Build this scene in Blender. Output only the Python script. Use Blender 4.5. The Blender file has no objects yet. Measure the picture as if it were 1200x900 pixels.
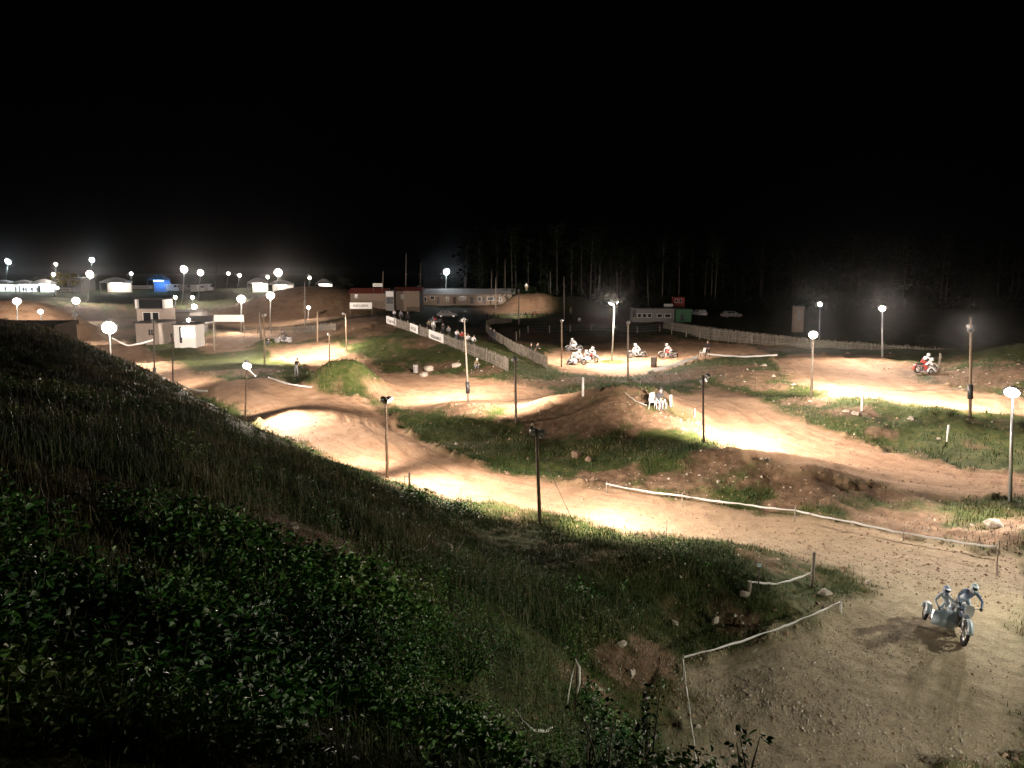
import bpy, bmesh, math, random
import numpy as np
from mathutils import Vector, Matrix, Quaternion

random.seed(7)
rng = np.random.default_rng(11)
SC = bpy.context.scene
COL = SC.collection
R = math.radians
PI = math.pi

# ------------------------------------------------------------------ camera, world, exposure
CAMZ, FPX = 10.0, 901.0
PITCH = math.atan(130.0 / FPX)
cam = bpy.data.cameras.new('camera')
cam.sensor_width = 36.0
cam.lens = 36.0 * FPX / 1200.0
cam.clip_start, cam.clip_end = 0.1, 9000.0
cam_o = bpy.data.objects.new('camera', cam)
COL.objects.link(cam_o)
cam_o.location = (0, 0, CAMZ)
cam_o.rotation_euler = (PI / 2 - PITCH, 0, 0)
SC.camera = cam_o

W = bpy.data.worlds.new('World')
SC.world = W
W.use_nodes = True
bg = W.node_tree.nodes['Background']
bg.inputs['Color'].default_value = (0.55, 0.62, 1.0, 1)
bg.inputs['Strength'].default_value = 0.0004

SC.view_settings.view_transform = 'Standard'
SC.view_settings.look = 'None'
SC.view_settings.exposure = 0.0
SC.view_settings.gamma = 1.0
SC.render.engine = 'CYCLES'
cy = SC.cycles
cy.use_denoising = True
cy.max_bounces = 4
cy.diffuse_bounces = 2
cy.glossy_bounces = 2
cy.transmission_bounces = 3
cy.transparent_max_bounces = 4
cy.volume_bounces = 0
cy.sample_clamp_indirect = 2.0
cy.sample_clamp_direct = 30.0
cy.use_light_tree = True

HAZE = 0.00013
HAZE_G = 0.991

# ------------------------------------------------------------------ projection helpers (photo pixels, 1200 x 900)
cp, sp = math.cos(PITCH), math.sin(PITCH)
def ray(px, py):
    a, b = (px - 600.0) / FPX, -(py - 450.0) / FPX
    return np.array([a, cp + b * sp, -sp + b * cp])
def PY(px, py, Y):
    d = ray(px, py)
    return d / d[1] * Y + np.array([0, 0, CAMZ])
def PZ(px, py, z):
    d = ray(px, py)
    return d * ((z - CAMZ) / d[2]) + np.array([0, 0, CAMZ])

# ------------------------------------------------------------------ noise
def _hash(ix, iy, seed):
    h = (ix.astype(np.int64) * 374761393 + iy.astype(np.int64) * 668265263 + seed * 1442695041) & 0xffffffff
    h = ((h ^ (h >> 13)) * 1274126177) & 0xffffffff
    return ((h ^ (h >> 16)) & 0xffff) / 65535.0
def vnoise(x, y, seed=0):
    ix, iy = np.floor(x), np.floor(y)
    fx, fy = x - ix, y - iy
    fx = fx * fx * fx * (fx * (fx * 6 - 15) + 10); fy = fy * fy * fy * (fy * (fy * 6 - 15) + 10)
    a, b = _hash(ix, iy, seed), _hash(ix + 1, iy, seed)
    c, d = _hash(ix, iy + 1, seed), _hash(ix + 1, iy + 1, seed)
    return (a * (1 - fx) + b * fx) * (1 - fy) + (c * (1 - fx) + d * fx) * fy - 0.5
def fbm(x, y, sc, octv=4, seed=0, gain=0.5):
    s, a, f = 0.0, 1.0, 1.0 / sc
    for k in range(octv):
        s = s + a * vnoise(x * f + 17.3 * k, y * f - 9.1 * k, seed + k)
        a *= gain; f *= 2.03
    return s

# ------------------------------------------------------------------ terrain height
ctrl = []
def cz(*pts):
    for px, py, z in pts: ctrl.append(PZ(px, py, z))
def cY(*pts):
    for px, py, Y in pts: ctrl.append(PY(px, py, Y))
def cw(*pts):
    for p in pts: ctrl.append(np.array(p, float))
# the near hill, face
cw((0, 1.0, 8.3), (-1, .5, 8.3), (1, .6, 8.25), (0, 2.5, 7.7), (-2, 2, 7.9), (2, 2, 6.6), (3.2, 3.6, 4.9), (1, 3.9, 6.6), (6, 6, 2.4), (9, 10, .5),
   (-5, 3, 8.0), (-10, 6, 8.4), (3, 8.5, 3.4), (1.5, 5.5, 5.7))
cY((0, 900, 5), (150, 900, 5.4), (300, 900, 6.2), (450, 900, 7.5), (600, 900, 9.5), (700, 900, 12))
cY((0, 750, 7.5), (150, 750, 8.4), (300, 750, 10), (450, 750, 12), (600, 750, 15), (690, 780, 17))
cY((0, 600, 11), (150, 600, 13), (300, 600, 16), (450, 625, 20), (600, 650, 24))
cY((0, 480, 20), (150, 500, 22), (300, 530, 26), (0, 420, 32), (100, 440, 32), (200, 470, 32), (400, 570, 27), (520, 610, 26.5))
CREST = [(-80, 376, 45), (0, 384, 45), (65, 392, 45), (130, 420, 42), (200, 450, 40), (290, 497, 35), (400, 546, 32.5), (500, 580, 31)]
cY(*CREST)
cY((-80, 380, 40), (0, 388, 39), (35, 391, 40), (65, 395, 40), (0, 400, 36))
for px, py, Y in CREST[:6]:
    q = PY(px, py, Y + 9); cw((q[0], q[1], 0.9 if px < 100 else .35))
q = PY(400, 546, 37); cw((q[0], q[1], .45))
q = PY(500, 580, 35); cw((q[0], q[1], .15))
# near track and grass tongue
cz((815, 890, 0), (1000, 890, 0), (1190, 890, 0), (900, 800, 0), (1100, 800, 0), (1190, 750, 0), (1000, 740, 0), (860, 760, .05), (1190, 690, 0), (1100, 695, 0), (800, 772, .1))
cw((15, 15, 0), (20, 30, .3), (14, 9, .6), (22, 18, .5), (28, 40, .6))
cz((830, 634, .35), (950, 662, .3), (1022, 690, .2), (850, 665, .95), (940, 682, .55), (760, 650, 1.0), (700, 628, .5), (800, 720, .35), (720, 730, 1.0), (640, 690, 1.6))
# long track past the tape
cz((640, 598, 0), (720, 592, 0), (800, 600, 0), (900, 615, 0), (1000, 640, 0), (1100, 655, 0), (1190, 655, 0), (560, 570, 0), (500, 550, .25), (440, 515, .75), (390, 490, 1.0), (335, 483, .95),
   (350, 470, .2), (410, 472, .3), (310, 452, .8), (250, 450, .5), (200, 430, .3), (140, 405, .3), (105, 392, .3), (240, 425, .5), (280, 408, .3))
# second line
cz((370, 408, 1.1), (340, 418, .6), (420, 426, .6), (480, 445, .3), (520, 465, .2), (580, 465, .2), (640, 465, .2), (700, 457, .5), (450, 483, .1), (470, 500, .1))
# fence mound
cz((455, 380, 3.0), (500, 394, 2.4), (550, 413, 1.8), (595, 433, 1.1), (400, 379, 2.8), (400, 394, 1.9), (410, 412, .9), (450, 400, 2.0), (450, 425, .8), (500, 420, 1.2), (540, 432, .8), (480, 437, .4), (355, 392, 1.0))
cz((520, 384, 1.8), (560, 396, 1.5), (600, 374, 1.0), (570, 373, .9), (575, 391, 1.0), (640, 431, .5), (610, 413, .8))
# loop with the racing outfits
cz((660, 430, .2), (760, 434, .4), (700, 410, .2), (850, 402, .4), (780, 415, .3), (610, 395, .4), (700, 387, .3), (800, 391, .5))
cz((830, 421, 1.6), (780, 437, 1.1), (740, 450, .8), (690, 445, .4), (640, 442, .4), (870, 432, 1.7), (910, 421, 1.8), (870, 455, 1.1), (900, 470, 1.0))
# descending track
cz((790, 460, 1.4), (830, 472, 1.1), (880, 497, .6), (960, 527, .4), (1060, 552, .25), (1150, 566, .2), (1195, 562, .2), (850, 500, .6))
# mid mound
cz((530, 475, .9), (600, 480, .7), (650, 477, 1.2), (720, 461, 2.4), (765, 463, 2.35), (790, 478, 1.7), (515, 510, .15), (600, 528, .1), (700, 548, .1), (760, 530, .6), (805, 512, .9), (830, 522, .85), (735, 500, 1.0), (660, 500, .6), (600, 500, .4))
# bank between tape and descending track
cz((870, 545, .9), (950, 560, .8), (1000, 585, .4), (900, 577, .3), (1100, 600, .3), (1180, 598, .4), (1150, 622, .2), (800, 562, .3), (1060, 620, .1), (1180, 625, .5))
# bank and upper right track
cz((960, 471, 1.3), (1000, 473, 1.5), (1100, 484, 1.5), (1190, 492, 1.4), (1000, 502, .8), (1100, 522, .6), (1190, 532, .4),
   (950, 440, 1.7), (1050, 460, 1.55), (1150, 473, 1.5), (930, 423, 1.9), (1000, 431, 1.6), (1100, 449, 1.6), (1195, 464, 1.6),
   (1000, 418, 1.9), (1080, 441, 1.5), (1190, 428, 2.8), (1130, 443, 2.0), (900, 402, .8), (1000, 411, 1.2), (1083, 436, 1.6))
cw((60, 95, 1.4), (75, 70, 1.5), (60, 50, 1.2), (45, 40, .8))
# far ground
cz((300, 382, .3), (220, 404, .3), (380, 388, 1.5), (440, 370, 2.5), (500, 362, 2.0), (740, 379, .5), (800, 381, .5), (900, 387, .9), (150, 372, .5))
for X, Y, z in ((-60, 130, 1.0), (-90, 130, 2.0), (-60, 180, 2.2), (-110, 180, 3.0), (0, 180, 2.2), (60, 180, 1.0), (120, 180, 1.4), (170, 150, 1.6), (-150, 240, 5), (-75, 240, 5), (0, 240, 3.5), (75, 240, 2),
                (150, 240, 2), (-200, 330, 6), (-80, 330, 6), (40, 330, 4.5), (160, 330, 4), (250, 330, 4), (-400, 700, 6), (0, 700, 6), (400, 700, 6), (-900, 1500, 6), (0, 1500, 6), (900, 1500, 6), (0, 3500, 6), (-2000, 3500, 6), (2000, 3500, 6)):
    cw((X, Y, z))
C = np.array(ctrl)
def uv(x, y):
    r = np.sqrt(x * x + y * y)
    th = np.clip(np.arctan2(x, y), -0.95, 0.95)
    return th * 1.6, np.log(np.maximum(r, 0.7))
cu, cv = uv(C[:, 0], C[:, 1])
n = len(C)
def kern(d2): return d2 * np.log(d2 + 1e-12) * 0.5
K = kern((cu[:, None] - cu) ** 2 + (cv[:, None] - cv) ** 2) + np.eye(n) * 2e-4
A = np.zeros((n + 3, n + 3)); A[:n, :n] = K; A[:n, n] = 1; A[:n, n + 1] = cu; A[:n, n + 2] = cv; A[n:, :n] = A[:n, n:].T
sol = np.linalg.solve(A, np.r_[C[:, 2], 0, 0, 0])
bumps = []
def bump(px, py, z, h, sx, sy, rot=0, p=2.0, world=None):
    q = PZ(px, py, z) if world is None else world
    bumps.append((q[0], q[1], h, sx, sy, math.cos(rot), math.sin(rot), p))
bump(404, 452, .5, 2.3, 2.9, 1.9, 0, 3.0)                   # dark jump pile
bump(313, 408, .5, 1.0, 2.4, 1.6)                            # small pile with the seated marshal
bump(718, 424, .2, .55, 2.0, 1.4)                            # islet in the loop
bump(622, 366, .8, 2.9, 5.6, 9.0, 0, 4.0)                    # far jump ramp
bump(674, 368, .7, 3.2, 6.0, 6.0, 0, 2.5)
bump(0, 0, 0, 5.2, 9, 6, 0, 3.0, (-75, 118))                 # lit dirt bank at far left
bump(0, 0, 0, 4.6, 14, 14, 0, 3.0, (-46, 176))                # lit dirt hill
bump(1215, 432, 1.6, 1.3, 5, 4)
bump(905, 548, .5, .35, 5, .9, -.25)
bump(960, 562, .5, .3, 4, .8, -.25)
bump(640, 482, .6, .5, 3.2, 1.0, 0)
def H(x, y):
    x, y = np.asarray(x, float), np.asarray(y, float)
    u, v = uv(x, y)
    z = sol[n] + sol[n + 1] * u + sol[n + 2] * v
    for i in range(n):
        z = z + sol[i] * kern((u - cu[i]) ** 2 + (v - cv[i]) ** 2)
    r = np.sqrt(x * x + y * y)
    back = np.clip((np.abs(np.arctan2(x, y)) - 0.95) / 0.9, 0, 1)
    back = back * back * (3 - 2 * back)
    far0 = np.where(x > 0, np.where(r > 8, 1.0, 6.5), 7.5)
    z = z * (1 - back) + np.where(r < 3, 8.2, far0) * back
    for bx, by, h, sx, sy, c, s, p in bumps:
        dx, dy = x - bx, y - by
        d = ((np.abs(dx * c + dy * s) / sx) ** p + (np.abs(-dx * s + dy * c) / sy) ** p)
        z = z + h * np.exp(-np.minimum(d, 60))
    return z
def rough(x, y):
    return fbm(x, y, 2.6, 4, 3) * 0.30, fbm(x, y, 0.5, 3, 9) * 0.07

# ray hit on the smooth terrain
_ts = np.concatenate([np.geomspace(2.2, 60, 420), np.geomspace(60.3, 900, 420)])
def G(px, py, ymin=0.0):
    d = ray(px, py); d = d / d[1]
    ts = _ts[_ts > ymin]
    hz = CAMZ + d[2] * ts - H(d[0] * ts, ts)
    i = np.argmax(hz < 0)
    if hz[i] >= 0: return PY(px, py, 300.0)
    if i == 0: t = ts[0]
    else:
        a, b = hz[i - 1], hz[i]
        t = ts[i - 1] + (ts[i] - ts[i - 1]) * a / (a - b)
    x, y = d[0] * t, t
    return np.array([x, y, float(H(x, y))])
def ymin_for(px):
    return 52 if px < 110 else 48 if px < 250 else 42 if px < 350 else 37 if px < 455 else 0

# ------------------------------------------------------------------ masks: dirt tracks as world outlines
POLY = {}
def poly(name, pts, soft=.35):
    POLY[name] = (np.array([G(px, py, ymin_for(px))[:2] for px, py in pts]), soft)
poly('main', [(232, 448), (262, 446), (310, 443), (372, 456), (425, 466), (455, 487), (482, 511), (520, 532), (560, 545), (620, 560), (705, 571), (800, 585), (930, 604), (1060, 628), (1150, 645), (1210, 655),
     (1210, 880), (1190, 905), (812, 905), (800, 778), (900, 748), (985, 710), (1032, 694), (1000, 670), (950, 658), (870, 640), (800, 628), (740, 624), (690, 612), (640, 602), (590, 593), (520, 583), (470, 568), (420, 550), (370, 530), (320, 507), (295, 492), (280, 478), (240, 464)], .5)
poly('left', [(62, 396), (110, 388), (160, 403), (205, 426), (240, 440), (262, 447), (240, 464), (205, 456), (180, 446), (130, 432), (80, 408)], .8)
poly('table', [(312, 409), (345, 403), (395, 403), (430, 420), (447, 437), (500, 436), (560, 445), (640, 455), (700, 457), (745, 456), (765, 462), (700, 466), (650, 474), (600, 476), (550, 474), (500, 480), (455, 474), (430, 456), (395, 434), (350, 427), (322, 422)], .5)
poly('back', [(222, 400), (250, 392), (300, 386), (350, 388), (385, 391), (345, 401), (310, 405), (270, 412), (240, 414)], .8)
poly('top', [(350, 394), (380, 381), (430, 371), (452, 370), (455, 378), (430, 384), (400, 391), (360, 399)], .6)
poly('down', [(770, 459), (830, 452), (880, 463), (930, 491), (990, 513), (1080, 541), (1180, 556), (1215, 557), (1215, 582), (1150, 582), (1060, 576), (1000, 562), (930, 551), (880, 541), (850, 522), (820, 496), (790, 479)], .5)
poly('upper', [(905, 421), (940, 414), (1000, 421), (1060, 440), (1110, 456), (1215, 469), (1215, 489), (1130, 481), (1060, 473), (985, 466), (930, 446)], .5)
poly('loop', [(630, 420), (650, 409), (720, 402), (800, 399), (870, 402), (905, 415), (830, 420), (770, 438), (700, 441), (655, 433)], .6)
POLY['ramp'] = (np.array([(-9, 166), (9, 166), (9.5, 184), (-8, 186)], float), 2.0)
POLY['dirthill'] = (np.array([(-66, 140), (-34, 142), (-26, 168), (-30, 192), (-66, 195)], float), 3.0)
POLY['dirtbank'] = (np.array([(-92, 104), (-58, 104), (-58, 130), (-92, 130)], float), 2.0)
def sdist(P, x, y):
    dmin = np.full(x.shape, 1e9); inside = np.zeros(x.shape, bool)
    for i in range(len(P)):
        ax, ay = P[i]; bx, by = P[(i + 1) % len(P)]
        ex, ey = bx - ax, by - ay
        t = np.clip(((x - ax) * ex + (y - ay) * ey) / (ex * ex + ey * ey + 1e-9), 0, 1)
        dmin = np.minimum(dmin, np.hypot(x - ax - t * ex, y - ay - t * ey))
        c = ((ay > y) != (by > y)) & (x < (bx - ax) * (y - ay) / (by - ay + 1e-12) + ax)
        inside ^= c
    return np.where(inside, dmin, -dmin)
def track_mask(x, y):
    wx = x + fbm(x, y, 1.2, 3, 21) * .9; wy = y + fbm(x, y, 1.2, 3, 31) * .9
    m = np.zeros(x.shape); lane = np.full(x.shape, -1e9)
    for P, soft in POLY.values():
        m = np.maximum(m, np.clip(sdist(P, wx, wy) / soft * .5 + .5, 0, 1)); lane = np.maximum(lane, sdist(P, x, y))
    for bx_, by_, h_, sx_, sy_, c_, s_, p_ in bumps[:3]:
        m = m * np.clip(np.hypot((x - bx_) / (sx_ * 1.25), (y - by_) / (sy_ * 1.25)) * 3 - 2.2, 0, 1)
    return m, lane
BARE = []
for px, py, rad in ((690, 485, 4.0), (640, 482, 3.2), (545, 478, 2.5), (740, 475, 3.5), (780, 490, 2.5), (860, 535, 2.5), (900, 552, 2.6), (960, 566, 2.6), (1030, 575, 3.0), (1000, 482, 1.6), (950, 470, 2.0), (880, 446, 4.0), (800, 440, 4.0), (840, 436, 4), (760, 447, 4),
                    (1150, 440, 6), (1000, 418, 5), (1060, 432, 5), (900, 408, 6), (760, 398, 8), (680, 398, 8), (850, 397, 6), (445, 476, 1.6), (1190, 615, 1.2), (1060, 612, 2.2), (1150, 625, 1.6), (725, 775, .8), (765, 768, .8), (690, 800, .6), (870, 735, .7),
                    (500, 432, 3), (560, 436, 3), (620, 448, 3), (680, 446, 3), (730, 480, 3), (340, 610, 1.4), (375, 640, 1.0), (300, 436, 3), (250, 438, 3), (500, 400, 3), (870, 480, 1.5), (1030, 510, 1.0), (540, 650, 1.0), (700, 560, 2), (800, 570, 2), (760, 600, 2)):
    q = G(px, py, ymin_for(px) if py < 520 else 0); BARE.append((q[0], q[1], rad))
for X, Y, rad in ((-75, 130, 30), (-40, 140, 20), (-100, 150, 40), (-20, 105, 10), (-70, 90, 16), (-50, 85, 10), (0, 120, 12), (0, 108, 8), (20, 150, 14)): BARE.append((X, Y, rad))
def bare_mask(x, y):
    m = np.zeros(x.shape)
    for bx, by, rad in BARE:
        m = np.maximum(m, np.clip(1.25 - np.hypot(x - bx, y - by) / rad, 0, 1))
    m = m + fbm(x, y, 1.6, 4, 44) * .9
    return np.clip((m - .25) * 2.5, 0, 1)

# ------------------------------------------------------------------ terrain mesh (dense ahead, coarse behind)
half = R(36.5)
th = np.concatenate([np.linspace(-PI, -half - .35, 26, endpoint=False), np.linspace(-half - .35, -half, 36, endpoint=False), np.linspace(-half, half, 640, endpoint=False), np.linspace(half, half + .35, 36, endpoint=False), np.linspace(half + .35, PI, 26)])
rr = np.concatenate([np.geomspace(.35, 4, 22, endpoint=False), np.geomspace(4, 17, 150, endpoint=False), 9010.0 / np.arange(530, 24, -1.25), np.geomspace(376, 4500, 26)])
NT, NR = len(th), len(rr)
TX = (rr[:, None] * np.sin(th)[None, :]).ravel(); TY = (rr[:, None] * np.cos(th)[None, :]).ravel()
TZ = H(TX, TY)
TRK, LANE = track_mask(TX, TY)
LANE = np.clip(LANE, -1, 12) + fbm(TX, TY, 7.0, 2, 81) * .8
BAR = bare_mask(TX, TY) * (1 - TRK)
ro1, ro2 = rough(TX, TY)
edge = np.exp(-((TRK - .35) / .22) ** 2)                      # loose soil thrown up along the edges
clod = np.maximum(fbm(TX, TY, .9, 4, 71), -.05)
rut = fbm(LANE * 1.0, (TX + TY) * .05, .7, 3, 61) * .10 + fbm(TX, TY, 1.3, 4, 62, .6) * .09
rut = rut * (1 - .8 * np.clip((36 - np.hypot(TX - 12, TY - 12)) / 14, 0, 1))
TZ = TZ + ro1 * (1 - TRK * .85) + ro2 * (1 - .55 * TRK) + rut * TRK + edge * clod * (.30 + .25 * np.clip((np.hypot(TX, TY) - 28) / 10, 0, 1))
tri_i = (np.arange(NR - 1)[:, None] * NT + np.arange(NT - 1)[None, :]).ravel()
quads = np.stack([tri_i, tri_i + NT, tri_i + NT + 1, tri_i + 1], 1)[:, ::-1]

def mesh_np(name, verts, faces, smooth=True, mat=None):
    """verts (n,3) and faces (m,k) numpy arrays -> mesh"""
    me = bpy.data.meshes.new(name)
    nv, (nf, k) = len(verts), faces.shape
    me.vertices.add(nv); me.vertices.foreach_set('co', np.ascontiguousarray(verts, dtype=np.float32).ravel())
    me.loops.add(nf * k); me.loops.foreach_set('vertex_index', np.ascontiguousarray(faces, dtype=np.int32).ravel())
    me.polygons.add(nf)
    me.polygons.foreach_set('loop_start', np.arange(0, nf * k, k, dtype=np.int32))
    me.polygons.foreach_set('use_smooth', np.full(nf, smooth))
    me.update(calc_edges=True); me.validate()
    if mat: me.materials.append(mat)
    return me
def link(name, me, parent=None, loc=None, kind=None):
    o = bpy.data.objects.new(name, me); COL.objects.link(o)
    if parent is not None: o.parent = parent
    if loc is not None: o.location = loc
    if kind: o['kind'] = kind
    return o

# ------------------------------------------------------------------ materials
def new_mat(name):
    m = bpy.data.materials.new(name); m.use_nodes = True
    nt = m.node_tree
    return m, nt, nt.nodes['Principled BSDF']
def L(nt, a, b): nt.links.new(a, b)
def mat(name, col, rough=.7, var=.25, scale=6.0, metal=0.0, bump=.0, spec=.5):
    m, nt, b = new_mat(name)
    tc = nt.nodes.new('ShaderNodeTexCoord'); nz = nt.nodes.new('ShaderNodeTexNoise')
    nz.inputs['Scale'].default_value = scale; nz.inputs['Detail'].default_value = 5
    L(nt, tc.outputs['Object'], nz.inputs['Vector'])
    cr = nt.nodes.new('ShaderNodeValToRGB')
    lo = [c * (1 - var) for c in col]; hi = [min(1, c * (1 + var)) for c in col]
    cr.color_ramp.elements[0].position = .3; cr.color_ramp.elements[1].position = .7
    cr.color_ramp.elements[0].color = (*lo, 1); cr.color_ramp.elements[1].color = (*hi, 1)
    L(nt, nz.outputs['Fac'], cr.inputs['Fac']); L(nt, cr.outputs['Color'], b.inputs['Base Color'])
    b.inputs['Roughness'].default_value = rough; b.inputs['Metallic'].default_value = metal
    b.inputs['Specular IOR Level'].default_value = spec
    if bump:
        bp = nt.nodes.new('ShaderNodeBump'); bp.inputs['Strength'].default_value = bump; bp.inputs['Distance'].default_value = .02
        L(nt, nz.outputs['Fac'], bp.inputs['Height']); L(nt, bp.outputs['Normal'], b.inputs['Normal'])
    return m
_em = {}
def emit(col, strength):
    key = (col, strength)
    if key not in _em:
        m, nt, b = new_mat('lit_lens')
        b.inputs['Base Color'].default_value = (.8, .8, .8, 1)
        b.inputs['Emission Color'].default_value = (*col, 1); b.inputs['Emission Strength'].default_value = strength
        m.cycles.emission_sampling = 'NONE'
        _em[key] = m
    return _em[key]

def ground_material():
    m, nt, b = new_mat('ground')
    N = nt.nodes.new
    at = N('ShaderNodeAttribute'); at.attribute_name = 'cover'
    sep = N('ShaderNodeSeparateColor'); L(nt, at.outputs['Color'], sep.inputs['Color'])
    tc = N('ShaderNodeTexCoord')
    def noise(scale, det=6, rough=.6):
        x = N('ShaderNodeTexNoise'); x.inputs['Scale'].default_value = scale; x.inputs['Detail'].default_value = det; x.inputs['Roughness'].default_value = rough
        L(nt, tc.outputs['Object'], x.inputs['Vector']); return x
    def ramp(src, *els):
        r = N('ShaderNodeValToRGB'); e = r.color_ramp.elements
        while len(e) < len(els): e.new(.5)
        for k, (p, c) in enumerate(els): e[k].position = p; e[k].color = (*c, 1)
        L(nt, src, r.inputs['Fac']); return r
    def mix(fac, a, c, blend='MIX'):
        x = N('ShaderNodeMix'); x.data_type = 'RGBA'; x.blend_type = blend
        if isinstance(fac, float): x.inputs[0].default_value = fac
        else: L(nt, fac, x.inputs[0])
        L(nt, a, x.inputs[6]); L(nt, c, x.inputs[7]); return x
    n1, n2, n3, n4 = noise(.8, 7, .68), noise(2.2, 8, .65), noise(11, 6), noise(45, 4)
    grass = ramp(n2.outputs['Fac'], (.25, (.026, .036, .009)), (.5, (.048, .066, .016)), (.62, (.085, .085, .028)), (.78, (.12, .085, .045)))
    dirt = ramp(n2.outputs['Fac'], (.25, (.08, .048, .028)), (.5, (.16, .102, .062)), (.75, (.28, .19, .125)))
    trk = ramp(n1.outputs['Fac'], (.25, (.225, .13, .078)), (.5, (.365, .232, .145)), (.75, (.44, .305, .205)))
    fine = ramp(n3.outputs['Fac'], (.2, (.7, .68, .64)), (.5, (1, 1, 1)), (.8, (1.18, 1.17, 1.14)))
    speck = ramp(n4.outputs['Fac'], (.3, (.62, .6, .56)), (.5, (1, 1, 1)), (.68, (1.4, 1.38, 1.35)))
    la = N('ShaderNodeAttribute'); la.attribute_name = 'lane'
    geo = N('ShaderNodeSeparateXYZ'); L(nt, tc.outputs['Object'], geo.inputs['Vector'])
    cb = N('ShaderNodeCombineXYZ'); L(nt, la.outputs['Fac'], cb.inputs['X'])
    mu = N('ShaderNodeMath'); mu.operation = 'MULTIPLY'; mu.inputs[1].default_value = .06; L(nt, geo.outputs['Y'], mu.inputs[0]); L(nt, mu.outputs[0], cb.inputs['Y'])
    mu2 = N('ShaderNodeMath'); mu2.operation = 'MULTIPLY'; mu2.inputs[1].default_value = .06; L(nt, geo.outputs['X'], mu2.inputs[0]); L(nt, mu2.outputs[0], cb.inputs['Z'])
    n5 = N('ShaderNodeTexNoise'); n5.inputs['Scale'].default_value = 2.6; n5.inputs['Detail'].default_value = 7; n5.inputs['Roughness'].default_value = .7; L(nt, cb.outputs['Vector'], n5.inputs['Vector'])
    streak = ramp(n5.outputs['Fac'], (.28, (.58, .54, .50)), (.46, (.95, .94, .93)), (.6, (1.05, 1.05, 1.04)), (.75, (1.3, 1.29, 1.27)))
    trk = mix(.85, trk.outputs['Color'], streak.outputs['Color'], 'MULTIPLY')
    trk2 = mix(.85, trk.outputs[2], fine.outputs['Color'], 'MULTIPLY')
    # the bend nearest the camera is a greyer grit
    grit = ramp(n2.outputs['Fac'], (.2, (.21, .168, .11)), (.5, (.285, .238, .16)), (.8, (.36, .31, .22)))
    grit2 = mix(.6, grit.outputs['Color'], streak.outputs['Color'], 'MULTIPLY')
    trk3 = mix(sep.outputs['Blue'], trk2.outputs[2], grit2.outputs[2])
    base = mix(sep.outputs['Green'], grass.outputs['Color'], dirt.outputs['Color'])
    full = mix(sep.outputs['Red'], base.outputs[2], trk3.outputs[2])
    out = mix(.8, full.outputs[2], speck.outputs['Color'], 'MULTIPLY')
    L(nt, out.outputs[2], b.inputs['Base Color'])
    b.inputs['Roughness'].default_value = .92; b.inputs['Specular IOR Level'].default_value = .2
    vo = N('ShaderNodeTexVoronoi'); vo.inputs['Scale'].default_value = 14; L(nt, tc.outputs['Object'], vo.inputs['Vector'])
    b1 = N('ShaderNodeBump'); b1.inputs['Strength'].default_value = .5; b1.inputs['Distance'].default_value = .10; L(nt, n2.outputs['Fac'], b1.inputs['Height'])
    b2 = N('ShaderNodeBump'); b2.inputs['Strength'].default_value = .7; b2.inputs['Distance'].default_value = .03; L(nt, n3.outputs['Fac'], b2.inputs['Height']); L(nt, b1.outputs['Normal'], b2.inputs['Normal'])
    b3 = N('ShaderNodeBump'); b3.inputs['Strength'].default_value = .5; b3.inputs['Distance'].default_value = .015; L(nt, n4.outputs['Fac'], b3.inputs['Height']); L(nt, b2.outputs['Normal'], b3.inputs['Normal'])
    b4 = N('ShaderNodeBump'); b4.inputs['Distance'].default_value = .06; L(nt, sep.outputs['Red'], b4.inputs['Strength']); L(nt, n5.outputs['Fac'], b4.inputs['Height']); L(nt, b3.outputs['Normal'], b4.inputs['Normal'])
    L(nt, b4.outputs['Normal'], b.inputs['Normal'])
    return m
GROUND = ground_material()
gm = mesh_np('ground', np.stack([TX, TY, TZ], 1), quads, True, GROUND)
la_ = gm.attributes.new('lane', 'FLOAT', 'POINT'); la_.data.foreach_set('value', LANE.astype(np.float32))
near = np.clip((28 - np.hypot(TX - 12, TY - 10)) / 14, 0, 1)
ca = gm.attributes.new('cover', 'FLOAT_COLOR', 'POINT')
ca.data.foreach_set('color', np.stack([TRK, BAR, near, np.ones_like(TRK)], 1).astype(np.float32).ravel())
link('ground', gm, kind='structure')

M = {}
M['wood'] = mat('pole_wood', (.16, .115, .075), .85, .35, 12, bump=.5)
M['palewood'] = mat('weathered_wood', (.21, .18, .145), .85, .3, 10, bump=.4)
M['fencewood'] = mat('split_paling_wood', (.19, .165, .135), .9, .35, 3, bump=.3)
M['darkwood'] = mat('dark_timber', (.055, .04, .03), .85, .3, 8, bump=.4)
M['steel'] = mat('galvanised_steel', (.48, .49, .48), .45, .12, 9, metal=.6)
M['dark'] = mat('black_paint', (.03, .03, .032), .5, .25, 10)
M['head'] = mat('lamp_housing', (.28, .28, .28), .5, .15, 10, metal=.3)
M['white'] = mat('white_paint', (.75, .74, .71), .5, .08, 6)
M['cream'] = mat('cream_render', (.55, .49, .4), .85, .15, 4, bump=.3)
M['pink'] = mat('dusty_render', (.36, .3, .26), .85, .15, 4, bump=.3)
M['brownwall'] = mat('brown_boarding', (.22, .17, .13), .85, .3, 4, bump=.3)
M['grey'] = mat('grey_boarding', (.24, .23, .22), .8, .25, 5, bump=.2)
M['roofred'] = mat('red_roofing', (.28, .07, .05), .7, .25, 5)
M['roof'] = mat('dark_roofing', (.06, .05, .048), .8, .25, 5)
M['glass'] = mat('window_glass', (.02, .022, .025), .12, .1, 4)
M['green'] = mat('green_paint', (.05, .16, .08), .6, .2, 6)
M['red'] = mat('red_paint', (.42, .05, .035), .45, .15, 6)
M['tape'] = mat('barrier_tape', (.78, .78, .76), .45, .08, 14)
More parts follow.
